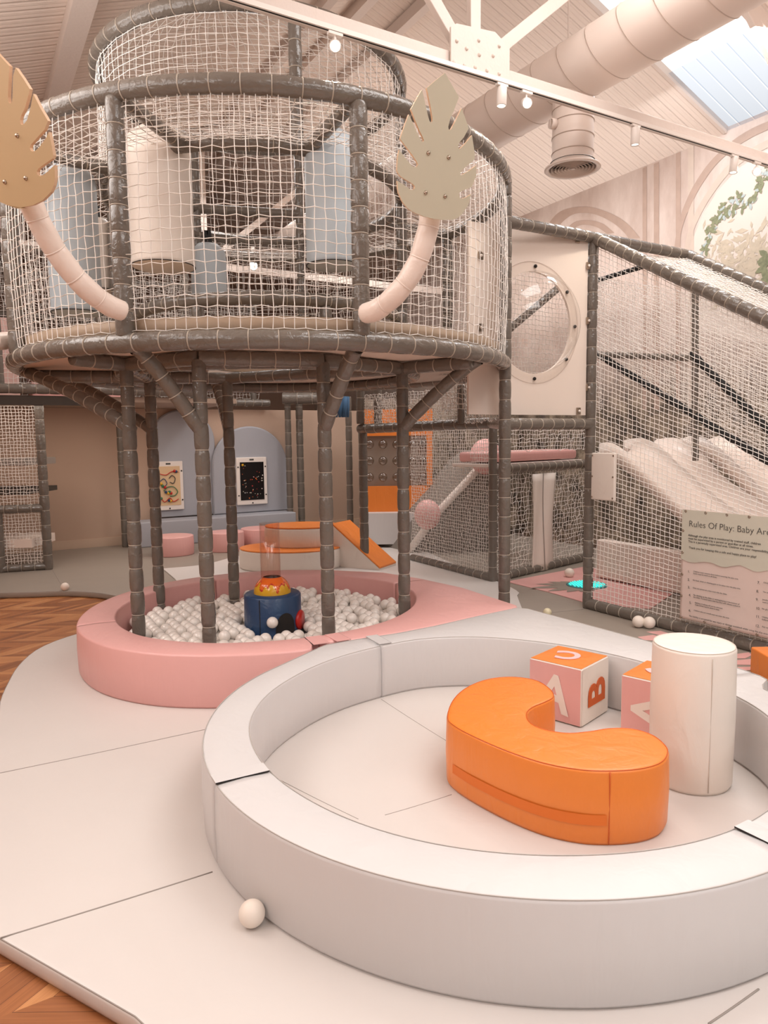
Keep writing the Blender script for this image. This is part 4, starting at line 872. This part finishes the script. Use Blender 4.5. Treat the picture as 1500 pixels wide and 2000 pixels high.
net('roof_net',lambda s_,t: UV(LU+1.2*t,vC-2.4*s_,zr(vC-2.4*s_)-.02-.05*math.sin(PI*t)),56,28,.0027,pfm,wob=.002)
net('side_net',lambda s_,t: UV(LU+1.2,vC-2.4*s_,1.2+(zr(vC-2.4*s_)-1.2)*t),56,44,.0024,pfm,wob=.002)
# inner second net and black edged slide guards
def UVl(px,py,u): return onU(px,py,u)
for a,b_ in (((1165,690),(1400,838)),((1350,690),(1500,838))):
    p,q=onU(*a,5.5),onU(*b_,5.5); d=q-p; pad_tube('guard_rail',[p,q+d*.9],.032,pfm,seg=.13,mats=[m_black,m_black],pinch=.1,tie=False)
p,q=onU(1160,692,5.5),onU(1365,700,5.5); pad_tube('guard_rail',[p,q],.028,pfm,seg=.13,pinch=.1)
p,q=onU(1165,548,5.5),onU(1258,520,5.5); pad_tube('guard_rail',[p,q],.022,pfm,seg=.13,mats=[m_black,m_black],pinch=.1,tie=False)
p,q=onU(1358,560,5.5),onU(1358,900,5.5); pad_tube('post',[p,q],.028,pfm,seg=.14,pinch=.12)
def g2f(s_,t):
    a=onU(1165,540,5.5); b_=onU(1500,600,5.5); lo_=onU(1165,690,5.5); hi=onU(1500,905,5.5); up_=a*(1-s_)+b_*s_; dn=lo_*(1-s_)+hi*s_; return up_*t+dn*(1-t)
net('inner_net',g2f,56,40,.0024,pfm,wob=.004)
# window panel with clear dome
nB=-AX; pn=lambda t,z:np.array([PC[0],PC[1],z])-BX*t-AX*(-.02)
wp=thing('window_panel','white panel with a round clear bulging window, fixed in the play frame','panel',pn(.5,1.6))
def onP(px,py):
    d=ray(px,py); k=(np.array([PC[0],PC[1],0])+AX*.02-C0)@AX/(d@AX); return C0+d*k
tl=onP(915,430); tr_=onP(1149,462); u0=float(tl@BX); u1=float(tr_@BX); vP=float(tr_@AX); zt1=3.10; zb1=float(onP(1148,811)[2])
dcn=onP(1043,631); uc=float(dcn@BX); zc=float(dcn[2]); rH=.36; 
top_=float(onP(1043,533)[2]); bot=float(onP(1043,733)[2]); rH=(top_-bot)/2; rF=(float(onP(1043,513)[2])-float(onP(1043,752)[2]))/2
n=48; V=[];F=[]
sq=[]
for i in range(n):
    a=2*PI*i/n+PI/4; x=math.cos(a); y=math.sin(a); 
    k=min(((u1-uc) if x>0 else (uc-u0))/abs(x) if abs(x)>1e-6 else 9,((zt1-zc) if y>0 else (zc-zb1))/abs(y) if abs(y)>1e-6 else 9); sq.append((uc+x*k,zc+y*k))
cs=[(uc+rH*math.cos(2*PI*i/n+PI/4),zc+rH*math.sin(2*PI*i/n+PI/4)) for i in range(n)]
for cx_,cz_ in ((u1,zt1),(u0,zt1),(u0,zb1),(u1,zb1)):
    k=min(range(n),key=lambda i:(sq[i][0]-cx_)**2+(sq[i][1]-cz_)**2); sq[k]=(cx_,cz_)
for L_,dv_ in ((sq,0),(cs,0),(sq,.02),(cs,.02)): V+=[UV(a,vP+dv_,b_) for a,b_ in L_]
for i in range(n):
    j=(i+1)%n; F+=[(i,j,n+j,n+i),(2*n+i,3*n+i,3*n+j,2*n+j),(i,2*n+i,2*n+j,j),(n+i,n+j,3*n+j,3*n+i)]
o=obj('panel_sheet',V,F,mat('white_panel',(240,227,216),.35),wp,False); fixn(o)
ctr=UV(uc,vP,zc)
mb=MB(); mb.cap=False; mb.lathe(ctr,[(rH*math.cos(a),.012+.30*math.sin(a)) for a in np.linspace(.02,PI/2-.01,16)],56,axis=-AX); mb.obj('clear_dome',m_dome,wp); mb=MB(); mb.cap=False; mb.lathe(ctr,[(rF,.004),(rH,.005)],56,axis=-AX); mb.obj('dome_flange',m_dome,wp,False)
mb=MB(); mb.cap=False; mb.lathe(ctr,[(rF-.003,.005),(rF,.005),(rF,.003)],56,axis=-AX).obj('dome_rim',m_steel,wp)
for a in np.radians([90,38,0,-38,-90,-142,142]): MB().sphere(ctr-AX*.012+(BX*math.cos(a)+zz*math.sin(a))*(rF+rH)/2,.014,10,8).obj('dome_bolt',m_dark,wp)
for (px,py) in ((1126,468),(1147,520),(1147,627),(1147,757),(1128,803),(937,640),(937,705),(937,500)):
    q=onP(px,py)-AX*.012; mb=MB(); mb.box(q,(.022,.004,.028),(BX,AX,zz)).obj('clip',m_metal,wp,False); MB().sphere(q-AX*.01,.011,10,8).obj('clip_knob',m_white,wp)
# back bay seen below the window
K1=np.array([1.12,7.34]); K2=np.array([2.41,8.56]); K0=np.array([.34,8.71]); K3=np.array([-.23,8.17])
pad_tube('post',[P3(K1,.0),P3(K1,1.60)],.044,pfm,seg=.16,pinch=.08)
pad_tube('base_rail',[P3(K1,.04),P3(K2,.04)],.048,pfm,pinch=.1); pad_tube('base_rail',[P3(K1,.04),P3(K0,.04)],.045,pfm,pinch=.1)
pad_tube('rail',[P3(K1,1.17),P3(K2,1.17)],.05,pfm,pinch=.06)
net('back_net',lambda s_,t:P3(K1*(1-s_)+K2*s_,.07+1.08*t),36,22,.003,pfm,wob=.008)
net('back_net',lambda s_,t:P3(K1*(1-s_)+K2*s_,1.35+.3*t),36,7,.003,pfm,wob=.006)
net('back_net',lambda s_,t:P3(K1*(1-s_)+K0*s_,.07+1.62*t),42,44,.003,pfm,wob=.004)
# rail at mid height under the deck and the short bays above it
zM=1.60
q708=D(712,832,8.17)[:2]; 
pad_tube('post',[P3(K3,.0),P3(K3,1.62)],.05,pfm,seg=.19,pinch=.06)
R0=D(702,838,8.15); R1=D(960,826,6.9); pad_tube('rail',[R0,R1],.052,pfm,pinch=.07)
pad_tube('rail',[R1,P3(p7,1.60)],.05,pfm,pinch=.07)
for px,y_ in ((704,8.1),(738,8.0),(902,7.1)):
    a_=D(px,752,y_); b_=D(px,828,y_); pad_tube('post',[b_,a_],.045,pfm,seg=.16,pinch=.08)
def hn(a,b_,top):
    def f_(s_,t): p=a*(1-s_)+b_*s_; return P3(p,p[2]+ (top-p[2])*t)
    return f_
net('side_net',hn(R0+zz*.03,D(900,828,7.1),1.98),60,12,.003,pfm,wob=.007)
net('side_net',hn(D(905,826,7.1),P3(p7,1.63),2.02),24,7,.0028,pfm,wob=.006,hexy=.01)
# pole line further back
for (px,pyb,pyt,w_) in ((685,1060,775,.05),(590,1040,770,.062),(568,1042,770,.055),(245,1068,800,.05)):
    q=Z(px,pyb,0); pad_tube('post',[q,P3(q,float(D(px-8,pyt,q[1])[2]))],w_*.9,pfm if px>300 else pfm,seg=.2,pinch=.08)
pad_tube('rail',[D(552,778,11.2),D(640,778,11.2)],.09,pfm,seg=.25,pinch=.06)
# pad on corner post and cushions
pp0=onU(1160,884,LU-.06); pw=float(onU(1205,930,LU-.06)@AX); vA=float(pp0@AX); z1_=float(pp0[2]); z0_=float(onU(1160,975,LU-.06)[2])
c=UV(LU-.075,(vA+pw)/2,(z0_+z1_)/2); pdn=thing('netting_pad','white rectangular pad laced to the corner of the right net','pad',c)
MB().box(c,(.016,abs(vA-pw)/2,abs(z1_-z0_)/2),(BX,AX,zz),bev=.012).obj('pad_cover',m_cream,pdn); pcv=[c_ for c_ in bpy.data.objects if c_.name=='pad_cover'][0]
for s1 in (-1,1):
    for s2 in (-.93,0,.93): MB().lathe(c-BX*.016+AX*s1*(abs(vA-pw)/2-.014)+zz*s2*(abs(z1_-z0_)/2-.01),[(.008,0),(.008,.003),(.003,.003)],12,axis=-BX).obj('eyelet',m_metal,pcv)
net('inner_net',lambda s_,t:UV(LU-1.1+1.9*s_,vC+.62,1.75+1.35*t),46,32,.0026,pfm,wob=.004)
pad_tube('rail',[UV(LU-1.05,vC+.7,1.95),UV(LU+.45,vC+.7,3.0)],.035,pfm,pinch=.08)
a_,b_=onU(1165,1062,5.7),onU(1335,1150,5.7); MB().box(UV(5.75,(a_@AX+b_@AX)/2,.22),(.05,abs(a_@AX-b_@AX)/2,.2),(BX,AX,zz),bev=.02).obj('low_padding',m_pale,pfm)
# zip flap on back net
kq=lambda px,py:(lambda d:(C0+d*(((P3(K1,0)-C0)@nK)/(d@nK))))(ray(px,py))
dK=K2-K1; dK/=np.linalg.norm(dK); nK=np.array([dK[1],-dK[0],0]); dK3=np.array([*dK,0])
za,zb_=kq(1035,926),kq(1078,1108); wd=np.linalg.norm((zb_-za)[:2]); 
fl_=thing('zip_flap','white fabric zip flap hanging in the net beneath the window panel','flap',P3(za,zb_[2]))
V=[];F=[]; 
for j in range(13):
    t_=j/12
    for i in range(9):
        s_=i/8; p=za+dK3*wd*s_*(1-.06*math.sin(PI*t_)); p=P3(p,za[2]*(1-t_)+zb_[2]*t_)+nK*(.03+.018*math.sin(s_*9+t_*3)); V.append(p)
for j in range(12):
    for i in range(8): F.append((j*9+i,j*9+i+1,(j+1)*9+i+1,(j+1)*9+i))
o=obj('flap_cloth',V,F,m_cream,fl_); sm=o.modifiers.new('thick','SOLIDIFY'); sm.thickness=.006
mid=[(np.array(V[j*9+4])+nK*.012) for j in range(13)]; MB().tube(mid,.004,6).obj('zip',m_seam,fl_)
# ---- slide
sd_=thing('wave_slide','pale two lane wavy slide inside the right netted frame','slide',UV(5.4,4.0,0))
def lane(u0,u1,pts,th=.05,name='slide_lane'):
    S=spline([(a,b_,0) for a,b_ in pts],8); V=[]; F=[]; k=9
    for a,b_,_ in S:
        for i in range(k):
            s_=i/(k-1); e=.10*(abs(2*s_-1)**4); V.append(UV(u0+(u1-u0)*s_,a,b_+e))
        for i in range(k)[::-1]:
            s_=i/(k-1); V.append(UV(u0+(u1-u0)*s_,a,b_-th-.02))
    n_=2*k
    for j in range(len(S)-1):
        for i in range(n_): F.append((j*n_+i,(j+1)*n_+i,(j+1)*n_+(i+1)%n_,j*n_+(i+1)%n_))
    F.append(tuple(range(n_))); F.append(tuple((len(S)-1)*n_+i for i in range(n_))[::-1])
    o=obj(name,V,F,m_pale,sd_); fixn(o)
pts=[(float(onU(*q,4.95)@AX),float(onU(*q,4.95)[2])) for q in ((1178,888),(1205,888),(1250,920),(1300,965),(1350,1010),(1420,1065),(1500,1130))]
lane(4.90,5.35,pts)
pts=[(float(onU(*q,5.45)@AX),float(onU(*q,5.45)[2])) for q in ((1225,880),(1265,878),(1310,905),(1360,960),(1430,1010),(1510,1075))]
lane(5.40,5.85,pts)
pts=[(float(onU(*q,6.0)@AX),float(onU(*q,6.0)[2])) for q in ((1335,880),(1370,872),(1410,890),(1470,945),(1530,1010))]
lane(5.90,6.35,pts)
# deck and stairs in the frame: pink topped tunnel roof, pale ramp, pink lumps
tn=thing('tunnel_cushion','pink topped padded tunnel roof seen under the window panel','cushion',P3((K1+K2)/2,1.2))
cK=P3((K1+K2)/2,1.27)-nK*.30
MB().box(cK+zz*.02,(.80,.24,.055),(dK3,nK,zz),bev=.04).obj('top_cushion',m_pink,tn); MB().box(cK-zz*.065,(.87,.27,.018),(dK3,nK,zz),bev=.008).obj('white_board',m_white,tn)
st=thing('stair_ramp','grey netted stair ramp with white edge and pink bumpers behind the net','stairs',D(880,1040,8.6))
pl=[D(790,1090,9.3),D(858,1000,9.3),D(905,950,9.3),D(950,900,9.3),D(975,880,9.3)]
nR=AX
def slab(name,top,zbot,th,mt,parent):
    n=len(top); V=[p for p in top]+[P3(p,zbot) for p in top]+[p+nR*th for p in top]+[P3(p,zbot)+nR*th for p in top]
    F=[]
    for i in range(n-1): F+=[(i,i+1,n+i+1,n+i),(2*n+i,3*n+i,3*n+i+1,2*n+i+1),(i,2*n+i,2*n+i+1,i+1)]
    F+=[(0,n,3*n,2*n),(n-1,3*n-1,4*n-1,2*n-1)]
    o=obj(name,V,F,mt,parent,False); fixn(o); return o
slab('ramp_side',pl,.0,.8,mat('ramp_grey',(122,114,106),.6),st)
MB().tube([p+zz*.03-nR*.02 for p in pl],.05,8).obj('white_edge',m_white,st)
for px,py,r_ in ((835,1005,.17),(948,892,.20)):
    q=D(px,py,9.15); MB().sphere(q,r_,20,14,sq=(1,.8,1.15)).obj('pink_bumper',m_pink,st)
MB().add([D(875,932,9.1),D(905,950,9.1),D(935,925,9.1),D(918,985,9.1)],[(0,1,2),(1,3,2)]).obj('step_wedge',m_white,st,False) if False else None
# orange bubble wall
ob=thing('bubble_wall','orange framed wall of clear domes standing behind the netted frame','play panel',D(775,900,9.9))
y_=9.9
def slabpx(x0,y0,x1,y1,yy,th,mt,name,parent):
    a,b_=D(x0,y0,yy),D(x1,y1,yy); c=(a+b_)/2; return MB().box(c+np.array([0,th/2,0]),(abs(b_[0]-a[0])/2,th/2,abs(a[2]-b_[2])/2)).obj(name,mt,parent,False)
slabpx(708,800,845,850,y_,.06,m_orange,'panel_top',ob); slabpx(708,950,845,1002,y_,.06,m_orange,'panel_base',ob); slabpx(833,850,845,950,y_,.06,m_orange,'panel_side',ob)
slabpx(704,850,834,950,y_+.08,.03,mat('bubble_backing',(150,136,124),.5),'backing',ob)
for i,px in enumerate((722,748,775,805,826)):
    for j,py in enumerate((868,900,932)):
        q=D(px,py,y_+.02); MB().sphere(q,.062,16,10,sq=(1,.7,1)).obj('clear_bubble',m_bub,ob)
slabpx(704,1003,845,1062,y_-.2,.5,m_grey,'plinth',ob)
# dark hillside padding / under slide curtain behind the net
bc=tag(slabpx(700,780,1010,1085,11.0,.08,m_mural,'painted_screen',None),'painted woodland screen behind the netted right frame','backdrop')
# ---- banner
bn=thing('rules_banner','hanging vinyl banner with play rules, laced to the right net','banner',UV(LU-.05,3.0,.1))
ub=LU-.065
def onB(px,py,d=0): return onU(px,py,ub-d)
vL=float(onB(1331,1090)@AX); zTb=float(onB(1331,994)[2]); zBb=float(onB(1331,1207)[2]); vR=2.05
V=[];F=[];MI=[];NX,NZ=64,40
for j in range(NZ+1):
    for i in range(NX+1):
        s_,t_=i/NX,j/NZ; v=vL+(vR-vL)*s_; z=zBb+(zTb-zBb)*t_
        V.append(UV(ub-.006*math.sin(8*s_+2*t_)*math.sin(5*t_+3*s_)*.6,v,z))
for j in range(NZ):
    for i in range(NX): F.append((j*(NX+1)+i,j*(NX+1)+i+1,(j+1)*(NX+1)+i+1,(j+1)*(NX+1)+i)); MI.append(0)
o=bsh=obj('banner_sheet',V,F,[m_bpink],bn,True,MI); sm=o.modifiers.new('thick','SOLIDIFY'); sm.thickness=.002
# sage upper field with wavy lower edge
wv=[]
for (px,py) in ((1331,1091),(1345,1098),(1357,1099),(1375,1097),(1390,1099),(1405,1106),(1418,1108),(1432,1105),(1446,1104),(1458,1109),(1472,1116),(1485,1117),(1500,1114)): 
    q=onB(px,py,.006); wv.append((float(q@AX),float(q[2])))
zw=lambda v: float(np.interp(-v,[-a for a,_ in wv],[b_ for _,b_ in wv])) if v>wv[-1][0] else wv[-1][1]-.01*math.sin((wv[-1][0]-v)*25)
V=[];F=[];n=90
for i in range(n+1):
    v=vL+(vR-vL)*i/n
    for t_ in (0,.5,1): V.append(UV(ub-.006,v,zw(v)*(1-t_)+(zTb-.001)*t_))
for i in range(n):
    for k in range(2): F.append((i*3+k,i*3+3+k,i*3+4+k,i*3+1+k))
obj('sage_field',V,F,m_bgreen,bn)
def btext(body,px,py,w_px=None,size=.03,name='banner_text',off=0):
    o0=onB(px,py,.0085)
    width=None
    if w_px: q=onB(*w_px,.0085); width=float((o0-q)@AX)
    text(name,body,size,o0,-AX,zz,m_text,bn,ext=.0003,width=width,off=off)
btext('Rules Of Play: Baby Area',1345,1028,(1511,1045),name='banner_title',off=-.0004)
for body,px,py,wp_ in (('Although the play area is monitored by trained staff, children',1344,1047,(1486,1062)),('must be supervised by a parent or guardian at all times.',1344,1053,(1471,1068)),('This is a parentally supervised area. Children are your responsibility.',1344,1059,(1502,1077)),('Thank you for keeping this a safe and happy place to play!',1345,1071,(1477,1088))): btext(body,px,py,wp_)
rules=[('1.',1343,1117,'Children must remove shoes before entering the play area.',1354,1117,(1442,1131)),('',0,0,'Socks must be worn at all times.',1354,1121,(1400,1129)),
('2.',1343,1133,'No food, drink or chewing gum to be taken into the play area.',1353,1134,(1446,1150)),('3.',1343,1148,'Only one person at a time must ride the slides.',1353,1149,(1420,1161)),
('4.',1345,1163,'No climbing up the slides or waiting/playing at the bottom of',1354,1163,(1444,1180)),('',0,0,'the slides. To avoid injury slide feet first with elbows tucked in.',1354,1167,(1446,1185)),
('5.',1346,1178,'Fighting or bullying will not be tolerated.',1357,1178,(1411,1190)),('',0,0,'Guilty parties may be asked to leave.',1357,1182,(1405,1192)),('6.',1345,1193,'Children who are unwell must not enter this area.',1355,1193,(1424,1210)),
('',0,0,'No liability is accepted for any injury or damage sustained whilst using the play area.',1346,1204,(1500,1241)),
('7.',1479,1139,'Climb',1491,1139,(1500,1141)),('8.',1477,1156,'The us',1490,1157,(1500,1159)),('9.',1476,1172,'Jewellery',1489,1172,(1503,1175)),('',0,0,'worn in',1489,1177,(1501,1180)),('10.',1476,1189,'No glass',1488,1190,(1502,1193)),('11.',1476,1205,'Children',1488,1206,(1502,1210)),('',0,0,'before',1488,1211,(1500,1214)),('12.',1475,1223,'Any acc',1488,1225,(1502,1229))]
for nb,a,b_,body,px,py,wp_ in rules:
    if nb: btext(nb,a,b_+1,None,.026)
    btext(body,px,py,wp_)
for k in range(8): MB().lathe(UV(ub-.004,vL-.03-k*.165,zTb-.012),[(.010,0),(.010,.004),(.004,.004),(.003,0)],14,axis=-BX).obj('eyelet',m_metal,bsh); 
for k in range(1,6): MB().lathe(UV(ub-.004,vL-.012,zTb-(zTb-zBb)*k/5.0+.006),[(.010,0),(.010,.004),(.004,.004),(.003,0)],14,axis=-BX).obj('eyelet',m_metal,bsh)
for k in range(1,6): MB().lathe(UV(ub-.004,vL-.012-k*.2,zBb+.012),[(.010,0),(.010,.004),(.004,.004),(.003,0)],14,axis=-BX).obj('eyelet',m_metal,bsh)
# ---- pink mats with leaf shapes and light disc on floor
def flat(name,pts,z0,z1,mt,parent=None,b=.004): return cushion(name,dens([p[:2] for p in pts],.05),z0,z1,[mt,m_seam],parent,b=b,bulge=0)
pmat=flat('floor_mat',[Z(990,1137,0),Z(1140,1108,0),Z(1240,1118,0),Z(1330,1150,0),Z(1270,1190,0),Z(1150,1180,0),Z(1075,1158,0)],.0,.008,m_pink)
tag(pmat,'pink floor mat with grey leaf pattern inside the netted frame entrance','floor mat')
ld=np.array(Z(1146,1143,.01)); lfm=MB()
for k,(a,L_) in enumerate(((180,.62),(160,.5),(200,.52),(142,.4),(218,.42),(128,.3),(235,.34),(252,.3))):
    a=math.radians(a+10); e=np.array([math.cos(a),math.sin(a),0]); s_=np.array([-e[1],e[0],0]); c_=ld+zz*.0012+zz*.0003*k
    prof_=[(.18,.03),(.3,.055),(.55,.06),(.8,.04),(1,0)]
    V=[c_+e*L_*a_+s_*w_ for a_,w_ in prof_]+[c_+e*L_*a_-s_*w_ for a_,w_ in prof_[::-1][1:]]; lfm.add(V,[tuple(range(len(V)))])
lfm.obj('leaf_pattern',m_taupe,pmat,False)
ldo=thing('light_disc','round glowing cyan light disc set in the pink floor mat','floor light',ld)
MB().lathe(ld,[(.20,0),(.20,.006),(.19,.008),(.001,.008)],40).obj('disc_base',m_ledb,ldo)
le=MB()
for i in range(-6,7):
    for j in range(-6,7):
        if i*i+j*j<38: le.sphere((ld[0]+i*.028,ld[1]+j*.028,ld[2]+.011),.009,6,5)
le.obj('led_dots',m_led,ldo)
pts=[[(1245,1244),(1275,1240),(1300,1246),(1290,1252),(1258,1250)],[(1262,1234),(1290,1232),(1310,1238),(1290,1241)],[(1432,1278),(1462,1274),(1470,1279),(1455,1286),(1432,1286)],[(1432,1290),(1478,1286),(1495,1292),(1480,1299),(1434,1298)],[(1432,1303),(1470,1302),(1482,1308),(1440,1310)]]
pk=MB()
for i,pl_ in enumerate(pts): pk.add([Z(px,py,.0015+.0002*i) for px,py in pl_],[tuple(range(len(pl_)))])
pk.obj('leaf_inlay',m_pink,tmo,False)
q=Z(1512,1338,0); tag(MB().box((q[0]+.1,q[1]+.1,.085),(.13,.13,.084),bev=.012).obj('foam_corner_block',m_orange),'orange foam block just entering at the right edge behind the ring','foam block')
# ================================================================== LEFT NETTED FRAME AND FAR DECK
lf=thing('climbing_frame','low netted climbing frame of padded tubes at the far left','play frame',Z(50,1112,0))
q0=Z(95,1112,0); q1=Z(3,1118,0); q2=q1*2-q0; zU=float(D(80,790,q0[1])[2])
pad_tube('post',[P3(q0,0),P3(q0,zU)],.052,lf,seg=.17,pinch=.12); pad_tube('post',[P3(q1,0),P3(q1,float(D(2,995,q1[1])[2]))],.05,lf,seg=.17,pinch=.12)
pad_tube('base_rail',[P3(q0,.04),P3(q2,.04)],.045,lf,pinch=.1); zm_=float(D(95,992,q0[1])[2]); pad_tube('rail',[P3(q0,zm_),P3(q2,zm_)],.05,lf,pinch=.1)
net('side_net',lambda s_,t:P3(q0*(1-s_)+q2*s_,.08+(zU-.1)*t),28,50,.0035,lf,wob=.004)
MB().box(P3(q1,.33)+np.array([-.25,.35,0]),(.6,.3,.05)).obj('shelf',m_pale,lf,False); MB().box(P3(q1,.33+.95)+np.array([-.3,.5,0]),(.6,.4,.04)).obj('shelf',mat('dim_shelf',(150,140,132),.5),lf,False)
MB().box(P3(q1,.33+.6)+np.array([-.3,.5,0]),(.6,.4,.03)).obj('shelf',m_fascia,lf,False)
dk=thing('upper_deck','far upper play deck with taupe rails and netting above the back wall','play deck',UV(0,9.5,1.95))
zd=1.985
uL=-1.0; vF=float(D(100,800,q0[1])@AX)
MB().box(UV((uL+3.2)/2+.0,(vF+.05+VB)/2,zd+.03),((3.2-uL)/2,(VB-vF)/2,.03),(BX,AX,zz)).obj('deck_board',mat('deck_soffit',(170,148,132),.6),dk,False)
MB().box(UV((uL+1.45)/2,vF,zd-.0),((1.45-uL)/2,.02,.05),(BX,AX,zz)).obj('deck_fascia',m_fascia,dk,False)
pad_tube('rail',[UV(uL,vF-.05,zd+.13),UV(2.6,vF-.05,zd+.13)],.055,dk,pinch=.06)
pad_tube('rail',[UV(uL,VB-.1,zd+.10),UV(4.3,VB-.1,zd+.10)],.055,dk,pinch=.06)
for u_ in (.45,1.55,2.6): pad_tube('post',[UV(u_,vF+.1,zd+.1),UV(u_,vF+.1,3.7)],.045,dk,seg=.2,pinch=.08)
for u_ in (1.0,2.2,3.3,4.3): pad_tube('post',[UV(u_,VB+.6,zd+.1),UV(u_,VB+.6,3.9)],.05,dk,seg=.2,pinch=.08)
for z_ in (2.7,3.3,3.9): pad_tube('rail',[UV(.4,VB+.6,z_),UV(4.4,VB+.6,z_)],.05,dk,seg=.2,pinch=.08)
pad_tube('rail',[UV(.2,vF+.1,3.7),UV(2.6,vF+.1,3.7)],.045,dk,seg=.2,pinch=.08)
net('side_net',lambda s_,t:UV(.2+2.4*s_,vF+.1,zd+.1+1.6*t),44,30,.0032,dk,wob=.008)
net('back_net',lambda s_,t:UV(.5+3.9*s_,VB+.6,zd+.1+1.8*t),70,32,.0034,dk,wob=.008)
MB().box(UV(1.4,vF+1.4,zd+.35),(.55,.3,.3),(BX,AX,zz),bev=.03).obj('deck_cushion',m_pink,dk)
MB().box(UV(.2,vF+.9,zd+.55),(.5,.04,.5),(BX,AX,zz),bev=.01).obj('pink_panel',mat('soft_pink_panel',(226,190,182),.6),dk)
# far lamp glowing through the nets
fq=D(495,519,9.3); t=thing('pendant_lamp','small glowing lamp far behind, seen through the tower nets','lamp',fq)
MB().sphere(fq,.05,14,10).obj('bulb',m_lens,t); MB().tube([fq+zz*.04,fq+zz*.3],.03,10).obj('lamp_holder',m_white,t)
pad_tube('rail',[fq+zz*.3-BX*1.5,fq+zz*.3+BX*1.2],.05,dk,seg=.2,pinch=.08)
fz=D(655,790,9.7); rag=thing('blue_cloth','bundle of blue cloth hanging at the rear deck edge beyond the tower','cloth',fz)
mb=MB()
for k in range(14):
    a=k/13; p=fz+np.array([-.14+.3*a,.02*math.sin(k*2),.10]); mb.tube([p,p+np.array([.01*math.sin(k),-.02,-.14]),p+np.array([.02*math.cos(k*3),0,-.27])],[.03,.026,.015],7)
mb.obj('cloth_folds',mat('blue_cloth',(62,98,132),.8),rag)
print('objects',len(bpy.data.objects))
